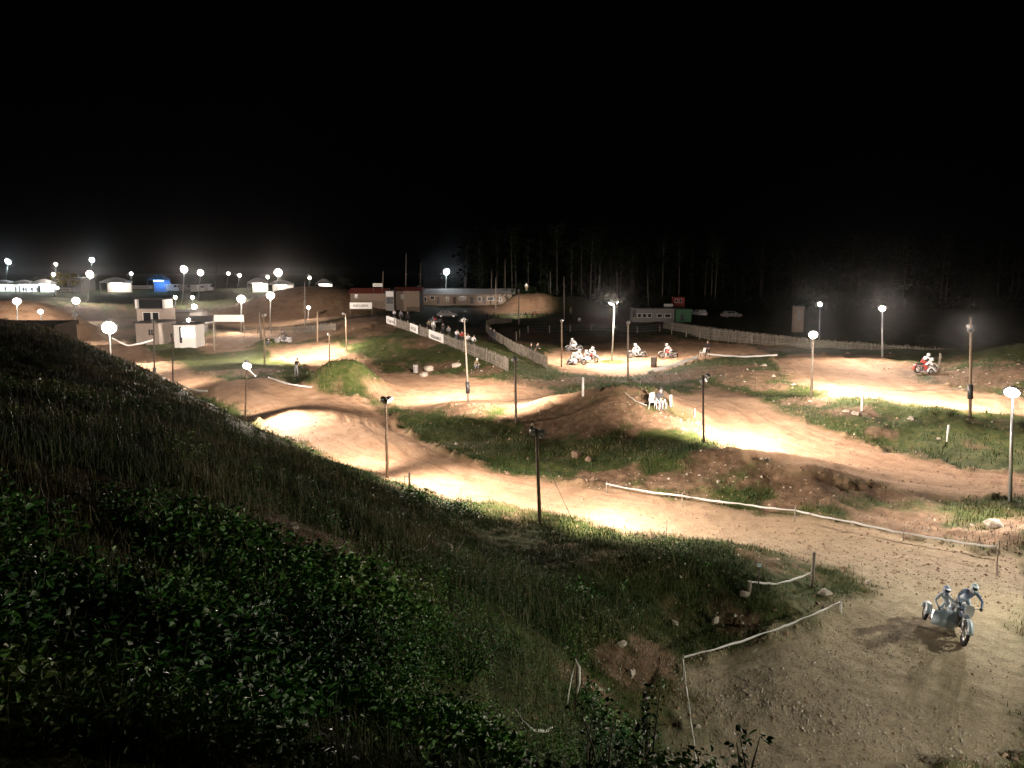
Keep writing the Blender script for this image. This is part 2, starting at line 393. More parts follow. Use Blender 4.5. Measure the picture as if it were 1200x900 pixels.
def translucent(m, fac):
    nt = m.node_tree; b = nt.nodes['Principled BSDF']; tr = nt.nodes.new('ShaderNodeBsdfTranslucent'); tr.inputs['Color'].default_value = (.8, .8, .78, 1)
    mx = nt.nodes.new('ShaderNodeMixShader'); mx.inputs[0].default_value = fac
    L(nt, b.outputs[0], mx.inputs[1]); L(nt, tr.outputs[0], mx.inputs[2]); L(nt, mx.outputs[0], nt.nodes['Material Output'].inputs['Surface'])
translucent(M['tape'], .45)
M['banner'] = mat('banner_vinyl', (.78, .77, .74), .5, .06, 3)
M['ink'] = mat('black_print', (.04, .04, .045), .6, .1, 5)
M['inkgreen'] = mat('teal_print', (.05, .3, .3), .6, .1, 5)
M['tarp'] = mat('tent_canvas', (.75, .75, .73), .7, .08, 4)
M['bluetarp'] = mat('blue_canvas', (.1, .25, .6), .7, .12, 4)
M['rubber'] = mat('tyre_rubber', (.025, .024, .023), .85, .3, 30, bump=.5)
M['alloy'] = mat('bare_alloy', (.55, .55, .56), .35, .1, 8, metal=.8)
M['bluebody'] = mat('blue_plastic', (.22, .29, .42), .35, .15, 6)
M['paleblue'] = mat('pale_blue_plastic', (.42, .52, .58), .4, .12, 6)
M['whitebody'] = mat('white_plastic', (.74, .74, .74), .35, .08, 6)
M['redbody'] = mat('red_plastic', (.45, .05, .04), .35, .15, 6)
M['dustbody'] = mat('dusty_plastic', (.10, .085, .075), .8, .2, 6)
M['seat'] = mat('seat_vinyl', (.03, .03, .03), .6, .2, 12)
M['rock'] = mat('pale_stone', (.38, .33, .27), .9, .3, 5, bump=.6)
M['dustrock'] = mat('brown_stone', (.24, .165, .11), .9, .3, 5, bump=.6)
M['rope'] = mat('white_rope', (.72, .7, .64), .8, .1, 20)
M['skin'] = mat('skin', (.5, .32, .24), .6, .1, 12)
M['hair'] = mat('hair', (.05, .035, .025), .7, .3, 30)
for nm, c in (('black', (.022, .022, .026)), ('navy', (.03, .045, .1)), ('khaki', (.16, .14, .09)), ('whitecloth', (.66, .66, .66)), ('redcloth', (.35, .05, .04)), ('bluecloth', (.22, .29, .42)), ('palecloth', (.52, .6, .66)), ('greycloth', (.2, .2, .21)), ('browncloth', (.12, .075, .05)), ('boot', (.05, .045, .04))):
    M['c_' + nm] = mat(nm + '_fabric', c, .85, .25, 14, bump=.3)
def leaf_mat(name, cols, rough=.5, spec=.4):
    m, nt, b = new_mat(name)
    oi = nt.nodes.new('ShaderNodeAttribute'); oi.attribute_name = 'tint'
    r = nt.nodes.new('ShaderNodeValToRGB'); e = r.color_ramp.elements
    while len(e) < len(cols): e.new(.5)
    for k, c in enumerate(cols): e[k].position = k / (len(cols) - 1); e[k].color = (*c, 1)
    L(nt, oi.outputs['Fac'], r.inputs['Fac'])
    L(nt, r.outputs['Color'], b.inputs['Base Color'])
    b.inputs['Roughness'].default_value = rough; b.inputs['Specular IOR Level'].default_value = spec
    return m
M['leaf'] = leaf_mat('weed_leaf', [(.014, .065, .010), (.045, .155, .02), (.10, .22, .035), (.22, .26, .09)], .48, .4)
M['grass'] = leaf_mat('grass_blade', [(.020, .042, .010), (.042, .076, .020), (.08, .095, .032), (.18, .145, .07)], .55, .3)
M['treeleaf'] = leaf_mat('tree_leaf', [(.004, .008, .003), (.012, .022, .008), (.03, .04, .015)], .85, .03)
M['yellowlitleaf'] = leaf_mat('yellow_lit_leaf', [(.12, .10, .01), (.22, .18, .02), (.3, .24, .04)], .6, .3)  # yellow lamplight on these leaves is put into their colour
M['bark'] = mat('tree_bark', (.12, .105, .09), .9, .45, 1.6, bump=.5)
M['stem'] = mat('weed_stem', (.07, .07, .03), .8, .3, 10)

# ------------------------------------------------------------------ mesh builder
class MB:
    def __init__(s): s.v, s.f, s.m, s.sm = [], [], [], []
    def face(s, idx, mat=0, smooth=False): s.f.append(tuple(idx)); s.m.append(mat); s.sm.append(smooth)
    def add(s, vs):
        k = len(s.v); s.v.extend([tuple(float(c) for c in v) for v in vs]); return k
    def box(s, c, size, rot=None, mat=0, taper=1.0):
        hx, hy, hz = size[0] / 2, size[1] / 2, size[2] / 2
        vs = []
        for z in (-1, 1):
            t = taper if z > 0 else 1
            for x, y in ((-1, -1), (1, -1), (1, 1), (-1, 1)):
                p = Vector((x * hx * t, y * hy * t, z * hz))
                if rot is not None: p = rot @ p
                vs.append(p + Vector(c))
        k = s.add(vs)
        for f in ((3, 2, 1, 0), (4, 5, 6, 7), (0, 1, 5, 4), (1, 2, 6, 5), (2, 3, 7, 6), (3, 0, 4, 7)): s.face([k + i for i in f], mat)
        return s
    def tube(s, pts, r, n=8, mat=0, caps=True, smooth=True):
        pts = [Vector(p) for p in pts]
        rs = r if isinstance(r, (list, tuple)) else [r] * len(pts)
        rings = []
        up = None
        for i, p in enumerate(pts):
            t = (pts[min(i + 1, len(pts) - 1)] - pts[max(i - 1, 0)]).normalized()
            if up is None:
                up = Vector((0, 0, 1)) if abs(t.z) < .9 else Vector((1, 0, 0))
            a = t.cross(up).normalized(); b = a.cross(t).normalized(); up = b
            rings.append(s.add([p + (a * math.cos(2 * PI * j / n) + b * math.sin(2 * PI * j / n)) * rs[i] for j in range(n)]))
        for i in range(len(pts) - 1):
            for j in range(n):
                s.face([rings[i] + j, rings[i] + (j + 1) % n, rings[i + 1] + (j + 1) % n, rings[i + 1] + j], mat, smooth)
        if caps:
            s.face([rings[0] + j for j in reversed(range(n))], mat); s.face([rings[-1] + j for j in range(n)], mat)
        return s
    def ring(s, c, Rr, r, axis='y', n=24, k=8, mat=0, sq=1.0):
        base = []
        for i in range(n):
            a = 2 * PI * i / n
            for j in range(k):
                b = 2 * PI * j / k
                rad = Rr + r * math.cos(b); h = r * math.sin(b) * sq
                p = {'y': (rad * math.cos(a), h, rad * math.sin(a)), 'z': (rad * math.cos(a), rad * math.sin(a), h), 'x': (h, rad * math.cos(a), rad * math.sin(a))}[axis]
                base.append((p[0] + c[0], p[1] + c[1], p[2] + c[2]))
        o = s.add(base)
        for i in range(n):
            for j in range(k):
                s.face([o + i * k + j, o + i * k + (j + 1) % k, o + ((i + 1) % n) * k + (j + 1) % k, o + ((i + 1) % n) * k + j], mat, True)
        return s
    def ell(s, c, rad, nu=12, nv=8, rot=None, mat=0, fn=None):
        o = []
        for i in range(nv + 1):
            t = PI * i / nv
            for j in range(nu):
                a = 2 * PI * j / nu
                p = Vector((math.sin(t) * math.cos(a), math.sin(t) * math.sin(a), math.cos(t)))
                if fn: p = p * fn(p)
                p = Vector((p.x * rad[0], p.y * rad[1], p.z * rad[2]))
                if rot is not None: p = rot @ p
                o.append(p + Vector(c))
        k = s.add(o)
        for i in range(nv):
            for j in range(nu):
                s.face([k + i * nu + j, k + (i + 1) * nu + j, k + (i + 1) * nu + (j + 1) % nu, k + i * nu + (j + 1) % nu], mat, True)
        return s
    def loft(s, rings, mat=0, closed=True, smooth=True):
        n = len(rings[0]); ks = [s.add(r) for r in rings]
        for i in range(len(rings) - 1):
            for j in range(n if closed else n - 1):
                s.face([ks[i] + j, ks[i] + (j + 1) % n, ks[i + 1] + (j + 1) % n, ks[i + 1] + j], mat, smooth)
        if closed:
            s.face([ks[0] + j for j in reversed(range(n))], mat); s.face([ks[-1] + j for j in range(n)], mat)
        return s
    def mesh(s, name, mats, bevel=0):
        me = bpy.data.meshes.new(name)
        me.from_pydata(s.v, [], s.f)
        for m in (mats if isinstance(mats, (list, tuple)) else [mats]): me.materials.append(m)
        me.polygons.foreach_set('material_index', s.m); me.polygons.foreach_set('use_smooth', s.sm)
        bm = bmesh.new(); bm.from_mesh(me)
        bmesh.ops.recalc_face_normals(bm, faces=bm.faces)
        if bevel:
            es = [e for e in bm.edges if len(e.link_faces) == 2 and e.calc_face_angle(0) > .5]
            bmesh.ops.bevel(bm, geom=es, offset=bevel, segments=1, affect='EDGES', profile=.5)
        bm.to_mesh(me); bm.free()
        me.update()
        return me
    def build(s, name, mats, parent=None, loc=None, bevel=0, kind=None):
        return link(name, s.mesh(name, mats, bevel), parent, loc, kind)
def tag(o, label, cat, group=None):
    o['label'] = label; o['category'] = cat
    if group: o['group'] = group
    return o
def thing(name, label, cat, loc, rz=0, group=None):
    o = bpy.data.objects.new(name, None); COL.objects.link(o)
    o.location = Vector([float(c) for c in loc]); o.rotation_euler = (0, 0, rz); o.empty_display_size = .3
    return tag(o, label, cat, group)
def copy_tree(o, parent=None, mats=None):
    c = o.copy(); COL.objects.link(c)
    if parent is not None: c.parent = parent
    for ch in list(o.children): copy_tree(ch, c)
    return c
def ground_at(x, y): return float(H(x, y)) - .02

# ------------------------------------------------------------------ floodlight poles
WARM, NEUT, COOL = (1.0, .83, .70), (1.0, .87, .76), (.86, .95, 1.0)
LIT = {}
def head_meshes(size):
    if size in LIT: return LIT[size]
    w, h, d = .46 * size, .34 * size, .16 * size
    rd = w * .5
    def circ(r, z): return [(r * math.cos(2 * PI * j / 18), r * math.sin(2 * PI * j / 18), z) for j in range(18)]
    b = MB()                                                     # bell shaped housing open to -Z
    b.loft([circ(rd * .28, d * 1.5), circ(rd * .5, d * 1.3), circ(rd * .62, d * .8), circ(rd * .95, d * .1), circ(rd * 1.04, 0), circ(rd * 1.04, -.02), circ(rd * .93, -.02), circ(rd * .9, .01)])
    for k in range(6): b.box((math.cos(k * PI / 3) * rd * .55, math.sin(k * PI / 3) * rd * .55, d * 1.05), (rd * .1, rd * .1, d * .35))
    l = MB(); l.loft([circ(rd * .92, -.006), circ(rd * .92, -.02), circ(rd * .6, -.05 * size), circ(rd * .15, -.065 * size)])
    y = MB(); y.tube([(-w * .54, 0, d * .4), (-w * .54, 0, d * 1.35), (w * .54, 0, d * 1.35), (w * .54, 0, d * .4)], .018 * size + .006, 6)
    LIT[size] = (b.mesh('lamp_head', M['head']), l, y.mesh('bracket', M['steel']))
    return LIT[size]
_lens = {}
def lamp(parent, ploc, top, target, power, col, size=1.0, lit=True, cone=150, glow=60.0, blend=.85):
    """a flood lamp whose glass is at world point top, aimed at the world point target"""
    hb, lm, yk = head_meshes(size)
    d = (Vector(target) - Vector(top)).normalized()
    q = d.to_track_quat('-Z', 'Y')
    head = link('lamp_head', hb, parent, Vector(top) - Vector(ploc)); head.rotation_mode = 'QUATERNION'; head.rotation_quaternion = q
    link('bracket', yk, head)
    key = (size, col, lit, glow)
    if key not in _lens: _lens[key] = lm.mesh('lamp_lens', emit(col, glow) if lit else M['glass'])
    link('lamp_lens', _lens[key], head)
    if power > 0:
        blend = .2 if cone >= 158 else 1.0
        li = bpy.data.lights.new('lamp_light', 'SPOT')
        li.energy = power; li.color = col; li.spot_size = R(cone); li.spot_blend = blend; li.shadow_soft_size = .12 * size
        lo = bpy.data.objects.new('lamp_light', li); COL.objects.link(lo); lo.parent = head; lo.location = (0, 0, -.14 * size - .05)
    return head
def pole(label, base, top, matk='wood', r=.075, lamps=(), group='floodlight poles round the track', pad=None, name='floodlight_pole', cat='light pole', cap=True, box=None):
    base = np.array(base, float); base[2] -= .15
    top = np.array(top, float)
    t = thing(name, label, cat, base, 0, group)
    lt = Vector(top - base)
    m = MB(); mid = lt * .5 + Vector((random.uniform(-.02, .02), random.uniform(-.02, .02), 0))
    m.tube([(0, 0, 0), mid, lt], [r * 1.12, r, r * .82], 10); m.build('post', M[matk], t)
    if cap: MB().tube([lt, lt + Vector((0, 0, .05))], [r * .95, r * .6], 10).build('post_cap', M['dark'], t)
    if pad is not None:
        MB().tube([lt * pad, lt * (pad + .14)], [.16, .15], 10).build('padding', M['dark'], t)
    for dx, dz, target, power, col, size, lit, cone, glow in lamps:
        hd = Vector(target) - Vector(top); hd.z = 0; hd.normalize()
        off = hd * max(.22, abs(dx)); p = Vector(top) + off + Vector((0, 0, dz))
        a = MB(); a.tube([lt + Vector((0, 0, dz - .05)), lt + off * .8 + Vector((0, 0, dz - .05)), lt + off + Vector((0, 0, dz + .04))], .022, 6); a.build('lamp_arm', M['steel'], t)
        lamp(t, base, p, target, power, col, size, lit, cone, glow)
    return t
def at_px(px, py, base): return PY(px, py, base[1])
def base_at(px, py=None, Y=None, ymin=0):
    if Y is not None:
        x = PY(px, 400, Y)[0]; return np.array([x, Y, float(H(x, Y))])
    return G(px, py, ymin)
def T(px, py, ymin=0): return G(px, py, max(ymin, ymin_for(px) if py < 540 else 0))
PW, FW = 3.4, 0.95
def stdpole(label, bx, by, tx, ty, lamps=(), Y=None, ymin=0, **k):
    b = base_at(bx, by, Y, ymin or (ymin_for(bx) if by is None or by < 540 else 0))
    tp = at_px(tx, ty, b)
    ls = []
    for l in lamps:
        dx, dz, tg, pw, col, size, lit = l[:7]
        cone = l[7] if len(l) > 7 else 150; glow = l[8] if len(l) > 8 else 60.0
        ls.append((dx, dz, tg if len(tg) == 3 else T(*tg), pw * PW, col, size, lit, cone, glow))
    return pole(label, b, tp, lamps=ls, **k)

# poles of the middle distance: (lamps: dx, dz, target pixel, watts, colour, size, lit glass seen)
stdpole('slim wooden floodlight pole with a guy wire at the lower track edge', 633, 616, 629, 505, [(-.15, -.05, (540, 574), 2000, WARM, .8, True, 122), (.22, -.12, (860, 607), 3500, WARM, .8, True, 128)], r=.07)
stdpole('wooden floodlight pole with white lamp head beside the bright sloping track', 454, 560, 452, 467, [(.2, -.05, (560, 580), 2900, WARM, .8, True, 122), (.22, -.1, (395, 522), 2400, WARM, .8, True, 96)], r=.065)  # second head is added as fill for the slope at left
stdpole('tall pale wooden pole in the wide sunken track below the fence', 549, 470, 544, 375, [(.15, 0, (470, 446), 7500, WARM, .8, True, 152)], matk='palewood', r=.07, pad=.12)
stdpole('pale wooden pole with side lamp on the small brown mound', 605, 496, 604, 422, [(.3, .0, (570, 460), 5200, WARM, .9, True, 140)], matk='palewood', r=.08)
stdpole('dark slim pole with two lamp heads beside the descending track', 825, 522, 824, 441, [(.28, -.02, (950, 522), 4700, WARM, .8, True, 150), (.3, -.32, (850, 464), 4600, WARM, .8, True, 140)], matk='darkwood', r=.055)
stdpole('white steel lamp pole at the right edge with glaring lamp', 1184, 588, 1187, 462, [(0, .1, (1130, 645), 2300, NEUT, 1.3, True, 104, 160.0)], matk='steel', r=.07, name='lamp_pole')
stdpole('lamp pole with glaring head at the foot of the upper right track', 951, 464, 953, 392, [(-.3, 0, (17.5, 44, 1.2), 700, NEUT, 1.3, True, 165, 160.0), (.35, .05, (1070, 464), 3900, WARM, .7, False, 152), (.3, -.3, (940, 430), 3200, WARM, .7, False, 140)], matk='palewood', r=.08, name='lamp_pole')  # last dark glass head is added to brighten the dim track
stdpole('slim steel lamp pole standing in front of the paling fence', 1034, 420, 1034, 362, [(0, .05, (1020, 440), 4200, WARM, 1.3, True, 130, 130.0)], matk='steel', r=.08, name='lamp_pole')
stdpole('thin lamp pole rising behind the paling fence', 960, 403, 961, 357, [(0, .05, (930, 415), 1400, NEUT, 1.3, True, 130, 90.0)], matk='steel', r=.07, Y=105, name='lamp_pole')
stdpole('tall timber pole with an added fill lamp beside the upper right track', 1137, 488, 1138, 371, [(.35, -.6, (1110, 464), 4600, WARM, .7, False, 130), (.3, -.8, (1165, 566), 2600, WARM, .7, False, 96)], r=.085, pad=.2)  # lower head is an added fill lamp for the track below
stdpole('timber pole with twin glaring lamps on the islet in the loop', 717, 421, 720, 356, [(-.35, 0, (680, 428), 3800, WARM, 1.5, True, 165, 150.0), (.3, .15, (800, 420), 3400, WARM, .9, True, 160, 60.0)], matk='steel', r=.075, name='lamp_pole')
stdpole('slim timber pole left in the loop by the passing outfits', 658, 430, 658, 376, [(.25, 0, (665, 420), 700, WARM, .7, False, 140)], r=.08)
stdpole('timber pole at the front edge of the loop with an added dark glass lamp', 736, 443, 736, 378, [(.2, 0, (760, 425), 700, WARM, .7, False, 140)], matk='palewood', r=.09)  # dark glass lamp added here as fill for the loop
stdpole('small lit lamp on a thin pole at the edge of the dark bank', 287, 495, 289, 429, [(.1, 0, (400, 525), 5400, WARM, .9, True, 140, 70.0), (-.2, .05, (-12.5, 30, 1.5), 150, WARM, .9, True, 160, 90.0), (.2, .2, (285, 446), 3200, WARM, .8, True, 100)], r=.05, ymin=38, name='lamp_pole')
stdpole('thin dark pole with tape tied to it at the crest of the dark bank', 203, 465, 202, 392, [(.15, -.1, (190, 428), 2200, WARM, .7, False, 150)], matk='darkwood', r=.06, ymin=44)  # no lamp seen on it; this one is added to fill the left track
stdpole('dark pole with black padding on the left track edge', 181, 441, 180, 376, [(.15, -.1, (130, 402), 2600, WARM, .7, False, 150)], matk='darkwood', r=.07, pad=.04, ymin=48)  # carries an added lamp that lifts the dim track farther left
stdpole('thin pole on the grass strip below the pale banner', 251, 412, 250, 372, (), matk='palewood', r=.08)
stdpole('pale timber pole behind the marshal on the small mound', 306, 398, 304, 366, (), matk='palewood', r=.11)
stdpole('dark timber pole paired in front of the pale one by the marshal', 310, 428, 309, 369, [(-.2, -.1, (290, 398), 4200, WARM, .8, False, 150), (.2, 0, (380, 412), 5400, WARM, .8, False, 150)], r=.08, ymin=45)
stdpole('short dark pole at the top of the black jump pile', 386, 424, 386, 392, [(.2, 0, (350, 412), 2400, WARM, .7, False, 120)], r=.07, ymin=45)  # lamp head unseen, added to light the flat topped jump
stdpole('pole with small lamp arm at the foot of the fence mound', 372, 402, 372, 366, (), r=.09, ymin=45)
stdpole('pole standing on the left end of the grassy fence mound', 406, 410, 405, 368, [(-.3, 0, (390, 410), 1400, WARM, .7, False, 140)], r=.07, ymin=45)
stdpole('tall dark mast in front of the lit dirt hill', 358, 388, 357, 330, (), r=.1, matk='palewood')
# far lamps
FAR = 'lamps of the far paddock'
def farlamp(label, px, py, Y, tgt, pw, col=NEUT, size=1.6, glow=200.0, also=None, **k):  # also: extra unseen head, added to light the slope behind
    b = base_at(px, None, Y)
    k.setdefault('matk', 'steel')
    tp = PY(px, py + 2, Y)
    return pole(label, b, tp, r=.09, lamps=[(0, .1, tgt if len(tgt) == 3 else T(*tgt), pw * FW, col, size * (1.5 if pw > 2000 else 1.15), True, 165, glow)] + ([(.3, -.1, also[0], also[1] * FW, WARM, 1.0, False, 140, 10.0)] if also else []), group=FAR, name='lamp_pole', **k)  # heads enlarged so that their size stands in for glare
farlamp('brightest lamp on the far left track beyond the dark bank', 128, 383, 84, (-40, 74, .2), 7500, NEUT, 2.2, 400.0)
farlamp('glaring lamp above the small one left of the timing hut', 89, 351, 150, (100, 395), 4200, NEUT, 2.0)
farlamp('small low lamp under the larger glaring one at left', 88, 368, 104, (110, 395), 1500, NEUT, 1.2, 120.0)
farlamp('lamp on the lit dirt bank at the far left edge', 20, 352, 106, (-62, 96, 1), 2500, WARM, 1.5, 150.0, also=((-75, 118, 5), 6000))
farlamp('small tilted lamp between dirt bank and dark hut', 48, 364, 100, (-57, 88, 1), 900, NEUT, 1.2, 120.0)
farlamp('low lamp under the pale sign in the far paddock', 67, 336, 200, (-100, 170, 3), 1500, NEUT, 1.5, 80.0)
farlamp('bluish lamp on a tall mast at the far left edge', 10, 305, 230, (-150, 215, 4), 3500, COOL, 2.6)
farlamp('cool lamp high above the glaring one by the grey building', 108, 303, 235, (-120, 215, 4), 2500, COOL, 2.2, 120.0)
farlamp('big warm glaring lamp right of the grey building', 106, 320, 190, (-105, 165, 3), 7000, NEUT, 2.8, 300.0)
farlamp('upper of two small stacked lamps left of the yellow lit tree', 66, 308, 222, (-130, 205, 4), 900, WARM, 1.8, 60.0)
farlamp('lower of two small stacked lamps left of the yellow lit tree', 63, 320, 220, (-125, 200, 4), 900, NEUT, 1.8, 60.0)
farlamp('small lone lamp between white stall and blue tent', 154, 319, 245, (-115, 225, 4), 700, NEUT, 1.8, 60.0)
farlamp('glaring lamp over the row of parked vans', 216, 314, 190, (-80, 165, 3), 7000, NEUT, 2.6, 300.0)
farlamp('glaring lamp close beside the one over the parked vans', 235, 318, 200, (-70, 170, 3), 4500, NEUT, 2.2, 200.0)
farlamp('left of two small lamps on the dark slope above the huts', 206, 347, 170, (-75, 150, 2), 900, NEUT, 1.5, 60.0)
farlamp('right of two small lamps on the dark slope above the huts', 226, 347, 170, (-68, 150, 2), 900, NEUT, 1.5, 60.0)
farlamp('lamp just above the dark banner of the start gate', 228, 358, 130, (-50, 112, 1), 1800, NEUT, 1.7, 160.0)
farlamp('low lamp at the left end of the dark banner', 222, 374, 106, (-44, 98, .5), 800, NEUT, 1.2, 100.0)
farlamp('glaring lamp right of the pale start banner', 283, 349, 125, (-41, 112, .3), 5200, WARM, 2.0, 260.0)
farlamp('glaring lamp at the foot of the lit dirt hill', 317, 345, 132, (-38, 118, 0), 3500, WARM, 2.0, 220.0, also=((-44, 168, 5), 20000))
farlamp('biggest glaring lamp above the lit dirt hill', 326, 318, 205, (-52, 172, 4), 9500, WARM, 3.0, 300.0)
farlamp('small lamp left of a pair on the far skyline', 268, 319, 250, (-90, 225, 5), 700, NEUT, 1.8, 60.0)
farlamp('small lamp right of a pair on the far skyline', 281, 321, 248, (-85, 225, 5), 1200, NEUT, 2.0, 90.0)
farlamp('small lamp just left of the biggest glaring one', 314, 323, 240, (-75, 215, 5), 700, NEUT, 1.8, 60.0)
farlamp('small lamp on a mast by the white tent', 363, 324, 235, (-60, 215, 5), 800, NEUT, 1.8, 60.0)
farlamp('little lamp low on the lit dirt slope', 362, 359, 150, (-40, 135, 2), 600, WARM, 1.3, 60.0)
farlamp('warm glaring lamp by the end of the red roof', 491, 336, 172, (505, 356), 900, WARM, 2.2, 240.0)
farlamp('tall cool lamp mast behind the riders paddock', 523, 317, 195, (-5, 175, 2), 2600, COOL, 2.4, 300.0)
stdpole('dark pole with an added lamp turned to the far dirt ramp', 608, None, 608, 340, [(-.2, 0, (1.5, 172, 1.2), 26000, WARM, 1.0, False, 34)], Y=140, matk='palewood', r=.1)  # lamp added to this mast to brighten the ramp
# the lamp beyond the right edge of the picture that lights the near bend
for bx, by, hh, tg, pw, lab in ((19.0, 20.5, 4.8, (13.0, 20.5, 0.0), 3000, 'lamp pole right of the near gravel bend'), (13.5, 8.0, 3.2, (4.5, 11.5, 0.4), 3900, 'lamp pole at the near end of the gravel bend')):
    pole(lab, (bx, by, ground_at(bx, by)), (bx, by, hh), matk='steel', r=.07, name='lamp_pole', lamps=[(-.1, .1, tg, pw, (1.0, .95, .78), 1.0, True, 84 if by > 15 else 150, 60.0)])
# unlit masts far away
for px, top, Y, lab in ((449, 318, 180, 'thin mast rising by the red roofed shed'), (476, 297, 190, 'tallest thin dark mast behind the red roofed shed'), (493, 308, 215, 'faint mast behind the warm lamp'), (545, 323, 200, 'short pole right of the tall cool lamp'), (576, 318, 200, 'thin pole left of the far dirt ramp'),
                        (581, 325, 175, 'pale post in front of the far dirt ramp'), (592, 304, 210, 'tall thin pole left of the far dirt ramp'), (645, 318, 200, 'pole at the crest of the far dirt ramp'), (661, 324, 150, 'pole in front of the black mound'),
                        (723, 318, 165, 'tall pale pole behind the twin lamps'), (759, 326, 185, 'thin pole behind the grey trailer'), (365, 303, 235, 'tall mast near the white tent'), (379, 313, 235, 'short mast behind the white tent'), (254, 311, 220, 'slim mast between the vans and the bright lamps')):
    b = base_at(px, None, Y)
    pole(lab, b, PY(px, top, Y), r=.11, matk='palewood', group='unlit masts in the background', name='mast', cat='pole')

# ------------------------------------------------------------------ people
def body_mesh(name, J, fine=True):
    """one continuous figure grown along a skeleton: J = joint positions, forward is +X"""
    bm = bmesh.new()
    sk = bm.verts.layers.skin.verify()
    vs, rad = {}, {}
    def v(k, p, r):
        x = bm.verts.new(p); x[sk].radius = r if isinstance(r, tuple) else (r, r); vs[k] = x
    base = dict(pelvis=(.125, .105), spine=(.115, .10), chest=(.15, .12), neck=(.062, .058), head=(.085, .092), top=(.062, .07), nose=(.018, .016))
    for k in ('pelvis', 'spine', 'chest', 'neck', 'head', 'top'): v(k, J[k], base[k])
    f = (Vector(J['face']) if 'face' in J else Vector((1, 0, 0))).normalized()
    v('nose', Vector(J['head']) + f * .105 - Vector((0, 0, .01)), base['nose'])
    E = [('pelvis', 'spine'), ('spine', 'chest'), ('chest', 'neck'), ('neck', 'head'), ('head', 'top'), ('head', 'nose')]
    for s in 'LR':
        for k, r in (('sh', .07), ('el', .047), ('wr', .032), ('hip', .092), ('kn', .062), ('an', .043), ('toe', .036)): v(k + s, J[k + s], r)
        E += [('chest', 'sh' + s), ('sh' + s, 'el' + s), ('el' + s, 'wr' + s), ('pelvis', 'hip' + s), ('hip' + s, 'kn' + s), ('kn' + s, 'an' + s), ('an' + s, 'toe' + s)]
        w, e = Vector(J['wr' + s]), Vector(J['el' + s])
        d = (w - e).normalized()
        side = d.cross(Vector((0, 0, 1)))
        if side.length < .2: side = Vector((1, 0, 0))
        side.normalize(); down = side.cross(d).normalized()
        if down.z > 0: down = -down
        palm = w + d * .055; v('pa' + s, palm, (.036, .02)); E.append(('wr' + s, 'pa' + s))
        for k in range(4):
            o = side * (k - 1.5) * .02; ln = (.034, .04, .037, .028)[k]
            v('f%d%s' % (k, s), palm + d * .045 + o, .0105); v('g%d%s' % (k, s), palm + d * (.045 + ln * .7) + o * 1.1 + down * ln * .75, .0085)
            E += [('pa' + s, 'f%d%s' % (k, s)), ('f%d%s' % (k, s), 'g%d%s' % (k, s))]
        sg = 1 if s == 'L' else -1
        v('t' + s, w + d * .05 + side * .045 * sg + down * .02, .011); v('u' + s, w + d * .085 + side * .052 * sg + down * .035, .0095)
        E += [('wr' + s, 't' + s), ('t' + s, 'u' + s)]
    for a, b in E: bm.edges.new((vs[a], vs[b]))
    vs['pelvis'][sk].use_root = True
    me = bpy.data.meshes.new(name); bm.to_mesh(me); bm.free()
    o = bpy.data.objects.new('tmp', me); COL.objects.link(o)
    m = o.modifiers.new('s', 'SKIN'); m.use_smooth_shade = True
    if fine: o.modifiers.new('d', 'SUBSURF').levels = 1
    dg = bpy.context.evaluated_depsgraph_get()
    out = bpy.data.meshes.new_from_object(o.evaluated_get(dg)); out.name = name
    bpy.data.objects.remove(o); bpy.data.meshes.remove(me)
    # cloth by nearest bone: 0 top, 1 trousers, 2 boots, 3 hands, 4 face
    bones = []
    def bone(a, b, k): bones.append((Vector(J[a]), Vector(J[b]), k))
    bone('spine', 'chest', 0); bone('pelvis', 'spine', 1); bone('neck', 'head', 4); bone('head', 'top', 4)
    for s in 'LR':
        for a, b, k in (('sh', 'el', 0), ('el', 'wr', 0), ('hip', 'kn', 1), ('kn', 'an', 1), ('an', 'toe', 2)): bone(a + s, b + s, k)
        bones.append((vs_pos(J['wr' + s], J['el' + s], .035), vs_pos(J['wr' + s], J['el' + s], .14), 3))
    bones.append((Vector(J['neck']) - Vector((0, 0, .03)), Vector(J['neck']), 0))
    mi = []
    for p in out.polygons:
        c = p.center; best, bk = 9, 0
        for a, b, k in bones:
            ab = b - a; t = max(0, min(1, (c - a).dot(ab) / max(ab.length_squared, 1e-6)))
            dd = (c - a - ab * t).length
            if dd < best: best, bk = dd, k
        mi.append(bk)
    out.materials.clear()
    for k in range(5): out.materials.append(M['c_black'])
    out.polygons.foreach_set('material_index', mi)
    out.polygons.foreach_set('use_smooth', [True] * len(mi))
    return out
def vs_pos(w, e, t):
    w, e = Vector(w), Vector(e); return w + (w - e).normalized() * t
def sym(J):
    for k in list(J):
        if k.endswith('L') and k[:-1] + 'R' not in J:
            p = J[k]; J[k[:-1] + 'R'] = (p[0], -p[1], p[2])
    return J
POSE = {}
POSE['stand'] = sym(dict(pelvis=(0, 0, .95), spine=(0, 0, 1.12), chest=(.01, 0, 1.32), neck=(.01, 0, 1.50), head=(.03, 0, 1.62), top=(.02, 0, 1.71), shL=(0, .18, 1.42), elL=(-.03, .25, 1.15), wrL=(.06, .26, .92), hipL=(0, .1, .9), knL=(.03, .12, .5), anL=(0, .13, .09), toeL=(.17, .16, .04)))
POSE['hips'] = sym(dict(POSE['stand'], elL=(-.10, .36, 1.2), wrL=(.05, .2, 1.04), elR=(-.10, -.36, 1.2), wrR=(.05, -.2, 1.04), knL=(.02, .17, .5), anL=(0, .22, .09), toeL=(.16, .27, .04), knR=(.02, -.17, .5), anR=(0, -.22, .09), toeR=(.16, -.27, .04)))
